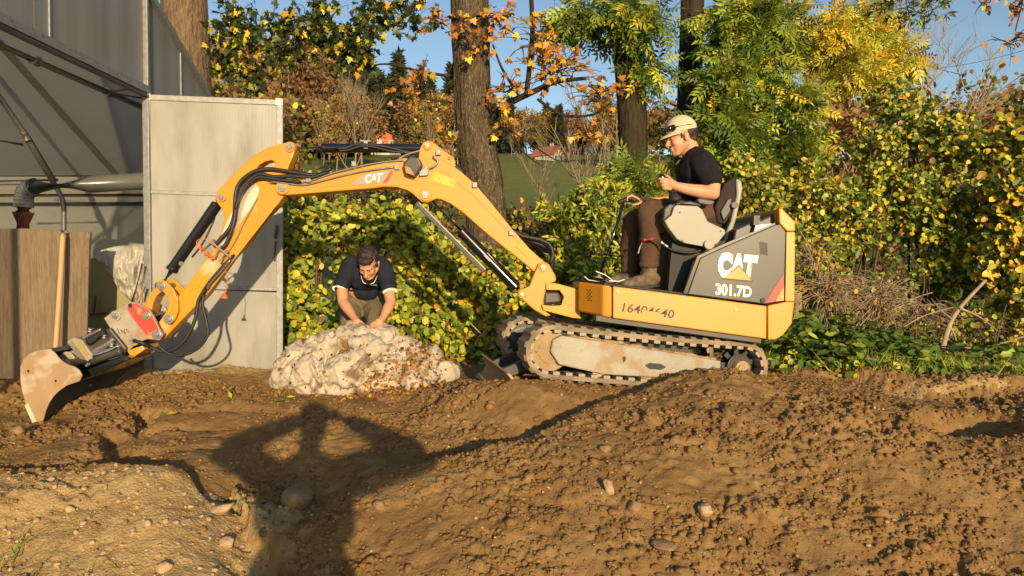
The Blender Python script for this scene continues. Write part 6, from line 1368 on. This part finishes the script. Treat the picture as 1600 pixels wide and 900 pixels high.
# ------------------------------------------------------------------ hillside: woods, meadow and houses
def crown_cloud(name, rng, n, shape, pal, size, tmpl=T_ROUND, droop=0.2, up_=0.5):
    pos = shape(rng, n); n = len(pos)
    ax = norm(rng.normal(size=(n, 3)) + np.array([0, 0, -droop]))
    o = leaves(name, False, pos, ax, norm(rng.normal(size=(n, 3))*0.6 + np.array([0, -0.6, up_])), rng.uniform(*size, n), tmpl, palette(rng, n, pal, 0.3), "leaf_far"); return o.data
def lumps(rg, c0, n):
    C = rg.normal(size=(n, 3)); C = norm(C)*rg.uniform(0.2, 1, (n, 1))**0.5*np.array([.28, .28, .36]) + np.array([0, 0, c0]); return C
def blob_shape(C, r): return lambda rng, n: (C[rng.integers(0, len(C), n)] + norm(rng.normal(size=(n, 3)))*(rng.uniform(0, 1, (n, 1))**0.4)*r)
def cone_shape(rng, n):
    h = rng.uniform(0.08, 1.0, n)**0.85; lay = np.floor(h*15)/15; f = h*15 % 1
    rad = (1.0-h)*0.24*(0.55 + 0.6*(1-f))*rng.uniform(0.3, 1.0, n)**0.5; a = rng.uniform(0, 2*np.pi, n)
    return np.stack([rad*np.cos(a), rad*np.sin(a), h - rad*0.35], -1)
def bare_mesh(seed, levels=3, fork=5, r=0.014, rise=0.1):
    rng = np.random.default_rng(seed); lines = []
    def grow(p, d, L, r_, lev):
        pts = [np.array(p, float)]; dd = np.array(d, float)
        for i in range(5): dd = norm(dd + rng.normal(size=3)*0.10 + np.array([0, 0, rise])); pts.append(pts[-1] + dd*L/5)
        lines.append((pts, r_, r_*0.5))
        if lev < levels:
            for k in range(fork):
                t = rng.uniform(0.3, 1.0)*5; i = min(int(t), 4); q = pts[i] + (pts[i+1]-pts[i])*(t-i)
                grow(q, norm(dd*0.8 + norm(rng.normal(size=3)*np.array([1, 1, .3]))*0.6), L*rng.uniform(0.4, 0.6), r_*0.45, lev+1)
    grow((0, 0, 0), (0, 0, 1), 0.62, r, 0)
    o = tubes("limbs", False, lines, "grey_far_bark", 3); return o.data
def trunk_mesh(r, h, mat):
    q = MB(); q.tube([(0, 0, -0.03), (0.004, 0, h*0.5), (0, 0.003, h)], [r, r*0.75, r*0.3], 6); o = q.build("trunk", mat, None, smooth=True); me = o.data; bpy.data.objects.remove(o); return me
rg6 = np.random.default_rng(66)
CON = [(trunk_mesh(.014, .95, "bark_dark"), crown_cloud("crown", rg6, 1500, cone_shape, [(3, (.030,.042,.016)), (2, (.045,.058,.020)), (1, (.065,.072,.025))], (.05, .10), T_LANCE, 0.5)) for _ in range(2)]
DEC = []
for k, pal in enumerate(([(3, BRN), (2, (.17,.10,.04)), (1, DBRN)], [(3, (.26,.15,.05)), (2, BRN), (1, YG)], [(2, (.20,.16,.045)), (2, BRN), (1, G_MID)])):
    DEC.append((bare_mesh(600+k, 2, 6, 0.016), crown_cloud("crown", rg6, 1500, blob_shape(lumps(rg6, .60, 16), .13), pal, (.022, .045), T_ROUND)))
BAR = [bare_mesh(620+k, 3, 6, 0.013, 0.16) for k in range(3)]
def far_tree(kind, px, Y, h, seed, label, group):
    rng = np.random.default_rng(seed); x = W(px, 300, Y).x; z = float(coarse(x, Y))
    name = {"con": "spruce_tree", "dec": "autumn_tree", "bar": "leafless_tree"}[kind]
    r = bpy.data.objects.new(name, None); r.location = (x, Y, z); r.scale = (h*rng.uniform(.85, 1.2),)*2 + (h,); r.rotation_euler[2] = rng.uniform(0, 6.28); r.empty_display_size = 0.1
    COL.objects.link(r); tag(r, label, "tree", group)
    parts = [("trunk", CON[seed % 2][0]), ("crown", CON[seed % 2][1])] if kind == "con" else [("trunk", DEC[seed % 3][0]), ("crown", DEC[seed % 3][1])] if kind == "dec" else [("trunk", BAR[seed % 3])]
    for nm, me in parts:
        o = bpy.data.objects.new(nm, me); COL.objects.link(o); o.parent = r
        if nm == "crown": o["kind"] = "stuff"
G1, G2, G3 = "spruces in the hillside wood", "autumn trees in the hillside wood", "leafless trees on the hillside"
L1, L2, L3 = "dark spruce in the wood on the far hillside", "brown autumn tree in the wood on the far hillside", "leafless greyish tree on the far hillside"
sd = 0
def clear_of(px, Y): return not (770 < px < 945 and 55 < Y < 152) and not (572 < px < 640 and Y < 182) and not (828 < px < 905 and Y < 172)
rr = np.random.default_rng(4)
ZONE = ["on the hillside left above the open door", "on the hillside around the orange house", "low on the hillside left of the maple trunk", "on the ridge right behind the orange house", "on the ridge behind the red roofed farmhouse", "beside the red roofed farmhouse", "on the hillside behind the dark ash trunk", "on the hillside above the stick cylinder", "on the meadow's edge by the farmhouse", "on the hillside behind the right hand thicket", "near the maple trunk's left side"]
for zi, (a, b, y0, y1, n, kind, h0, h1) in enumerate(((330,480,120,175,24,"dec",18,26),(460,640,150,200,28,"con",20,29),(430,720,105,150,22,"dec",9,14),(600,730,175,215,26,"con",16,25),(720,960,172,205,30,"con",9,15),(770,1000,170,200,22,"dec",8,13),(940,1060,110,160,10,"dec",9,13),(450,640,110,150,7,"bar",13,18),(780,960,152,170,5,"bar",8,12),(990,1640,120,200,26,"dec",9,14),(640,720,95,150,8,"dec",6,9))):
    for k in range(n):
        for _ in range(20):
            px, Y = rr.uniform(a, b), rr.uniform(y0, y1)
            if clear_of(px, Y): break
        else: continue
        sd += 1; far_tree(kind, px, Y, rr.uniform(h0, h1), sd, {"con": "dark spruce ", "dec": "brown autumn tree ", "bar": "leafless greyish tree "}[kind] + ZONE[zi], {"con": "spruces ", "dec": "autumn trees ", "bar": "leafless trees "}[kind] + ZONE[zi])
# nearer bare and brown trees, each with its own place
for i, (kind, px, Y, h, lab) in enumerate([
    ("bar", 552, 62, 12.5, "tall pale leafless tree above the stick cylinder"), ("dec", 365, 40, 9.5, "rust brown tree directly right of the left trunk"), ("dec", 420, 46, 9.0, "brown tree rising over the open door's top edge"),
    ("bar", 690, 44, 7.0, "leafless tree close left of the grey maple trunk"), ("bar", 842, 26, 4.6, "thin leafless tree in front of the red roofed house's meadow"), ("bar", 935, 24, 6.5, "leafless tree just left of the dark ash trunk"), ("bar", 912, 40, 5.5, "leafless tree between the red roofed house and the ash trunk"),
    ("dec", 1470, 24, 5.6, "big brown oak behind the golden lime"), ("dec", 1570, 26, 6.4, "brown oak at the far right behind the amber shrub"), ("dec", 1530, 34, 7.2, "brown oak further back at the right"), ("dec", 1310, 22, 5.8, "brown tree glimpsed below the yellow ash leaves"), ("dec", 1160, 26, 6.4, "brown tree glimpsed behind the hanging ash leaves"), ("dec", 1400, 30, 7.0, "brown tree behind the gap right of the yellow ash"), ("dec", 1240, 34, 7.0, "brown tree deep behind the pale ash stem"), ("dec", 1060, 30, 6.0, "brown tree deep behind the second ash trunk")]):
    far_tree(kind, px, Y, h, 300+i, lab, "trees on the slope behind the hedge")
# scrub on the slope right behind the hedge
for i, (px, py, Y, rx, rz, lab) in enumerate([(640,300,13,.9,.7,"brown scrub behind the boom's left arm"),(560,300,15,1.1,.7,"brown scrub behind the hazels at left"),(800,352,12,.8,.45,"russet scrub right of the maple trunk"),(860,350,13,.9,.45,"russet scrub below the red roofed house"),(930,345,14,.9,.5,"russet scrub left of the ash trunk"),(480,300,14,1.0,.7,"brown scrub right behind the open door"),(1340,330,13,1.2,1.2,"brown scrub deep behind the green shrub"),(1500,380,12,1.4,1.3,"dark scrub deep behind the golden lime"),(1180,380,12,1.2,1.2,"scrub deep behind the engine hood"),(1030,350,11,.8,.9,"dark scrub right of the ash trunk's foot"),(1420,460,9.5,1.4,.7,"dark scrub low behind the bramble tangle"),(1280,470,9.5,1.0,.8,"dark scrub low behind the counterweight"),(1570,470,9.5,1.2,.9,"dark scrub low at the far right")]):
    plant("scrub_bush", lab, "bush", gb_(px, Y), [(px, py, Y, rx, .8, rz, 120), (px-60, py+45, Y, rx*.8, .7, rz*.8, 80), (px+55, py+55, Y, rx*.8, .7, rz*.8, 80)], 400+i, (PAL_BROWN + [(2, G_MID), (1, YG)]) if i < 7 else [(3, G_DEEP), (2, BRN), (2, G_MID), (1, YG)], size=(.05, .10), per=7, twig_r=0.006, group="scrub behind the hedge")
# houses
def house(name, label, px, Y, w_, d_, hw, hr, rot, wall, upper, roof, wins, ev=0.9):
    x = W(px, 300, Y).x; z = float(coarse(x, Y)) - 0.3; c, s_ = math.cos(rot), math.sin(rot)
    t = lambda a, b, h: (x + a*c - b*s_, Y + a*s_ + b*c, z + h)
    root = thing(name, label, "house", (x, Y, z))
    def bx(a0, a1, b0, b1, h0, h1, nm, mt, par=root):
        q = MB(); q.add([t(a, b, h) for a in (a0, a1) for b in (b0, b1) for h in (h0, h1)], [(0,1,3,2),(4,6,7,5),(0,4,5,1),(2,3,7,6),(0,2,6,4),(1,5,7,3)]); return q.build(nm, mt, par)
    bx(-w_/2, w_/2, 0, d_, 0, hw*0.55, "ground_floor_wall", wall)
    q = MB(); q.add([t(a, b, h) for b in (-0.05, d_+0.05) for a, h in ((-w_/2-.05, hw*0.55), (w_/2+.05, hw*0.55), (w_/2+.05, hw), (0, hr-.15), (-w_/2-.05, hw))], [(0,1,2,3,4),(9,8,7,6,5)] + [(i, i+5, (i+1) % 5+5, (i+1) % 5) for i in range(5)]); q.build("upper_wall", upper, root)
    for k in (-1, 1):
        q = MB(); e = (w_/2+ev)*k; he = hw - ev*(hr-hw)/(w_/2)
        q.add([t(0, -1, hr), t(e, -1, he), t(e, d_+1, he), t(0, d_+1, hr), t(0, -1, hr+.25), t(e, -1, he+.25), t(e, d_+1, he+.25), t(0, d_+1, hr+.25)], [(0,1,2,3),(7,6,5,4),(0,4,5,1),(1,5,6,2),(2,6,7,3),(3,7,4,0)]); rf = q.build("roof", roof, root)
    bx(w_*0.12, w_*0.12+.6, d_*.4, d_*.4+.6, hr-1.0, hr+.9, "chimney", wall, rf)
    for a, h, ww, hh in wins: bx(a-ww/2-.12, a+ww/2+.12, -.10, -.06, h-.12, h+hh+.12, "window_frame", "far_plaster"); bx(a-ww/2, a+ww/2, -.14, -.11, h, h+hh, "window", "far_glass")
house("timber_house", "orange timber house with dark roof among the spruces on the hill", 603, 182, 7.4, 8, 4.6, 6.6, 0.25, "far_plaster", "far_timber", "far_roof_dark", [(-1.6, 3.0, 1.1, 1.3), (1.4, 3.0, 1.1, 1.3), (-1.5, .6, 1.0, 1.1), (1.5, .6, 1.0, 1.1)])
house("farmhouse", "white farmhouse with red roof above the meadow", 872, 150, 3.9, 4.4, 1.7, 3.2, 0.9, "far_plaster", "far_plaster", "far_roof_red", [(-1.0, .5, .6, .7), (0.9, .5, .6, .7)], 0.5)
# overhead wires far behind
for i, (a, b, lab) in enumerate((((1330,105),(1700,42), "upper overhead wire crossing the sky at right"), ((1330,190),(1700,128), "lower overhead wire crossing the sky at right"))):
    p0, p1 = W(*a, 60), W(*b, 48); q = MB(); q.tube([p0.lerp(p1, t) - Vector((0, 0, 1.2*4*t*(1-t))) for t in np.linspace(0, 1, 12)], 0.018, 6); tag(q.build("overhead_wire", "wire", None), lab, "wire", "overhead wires")
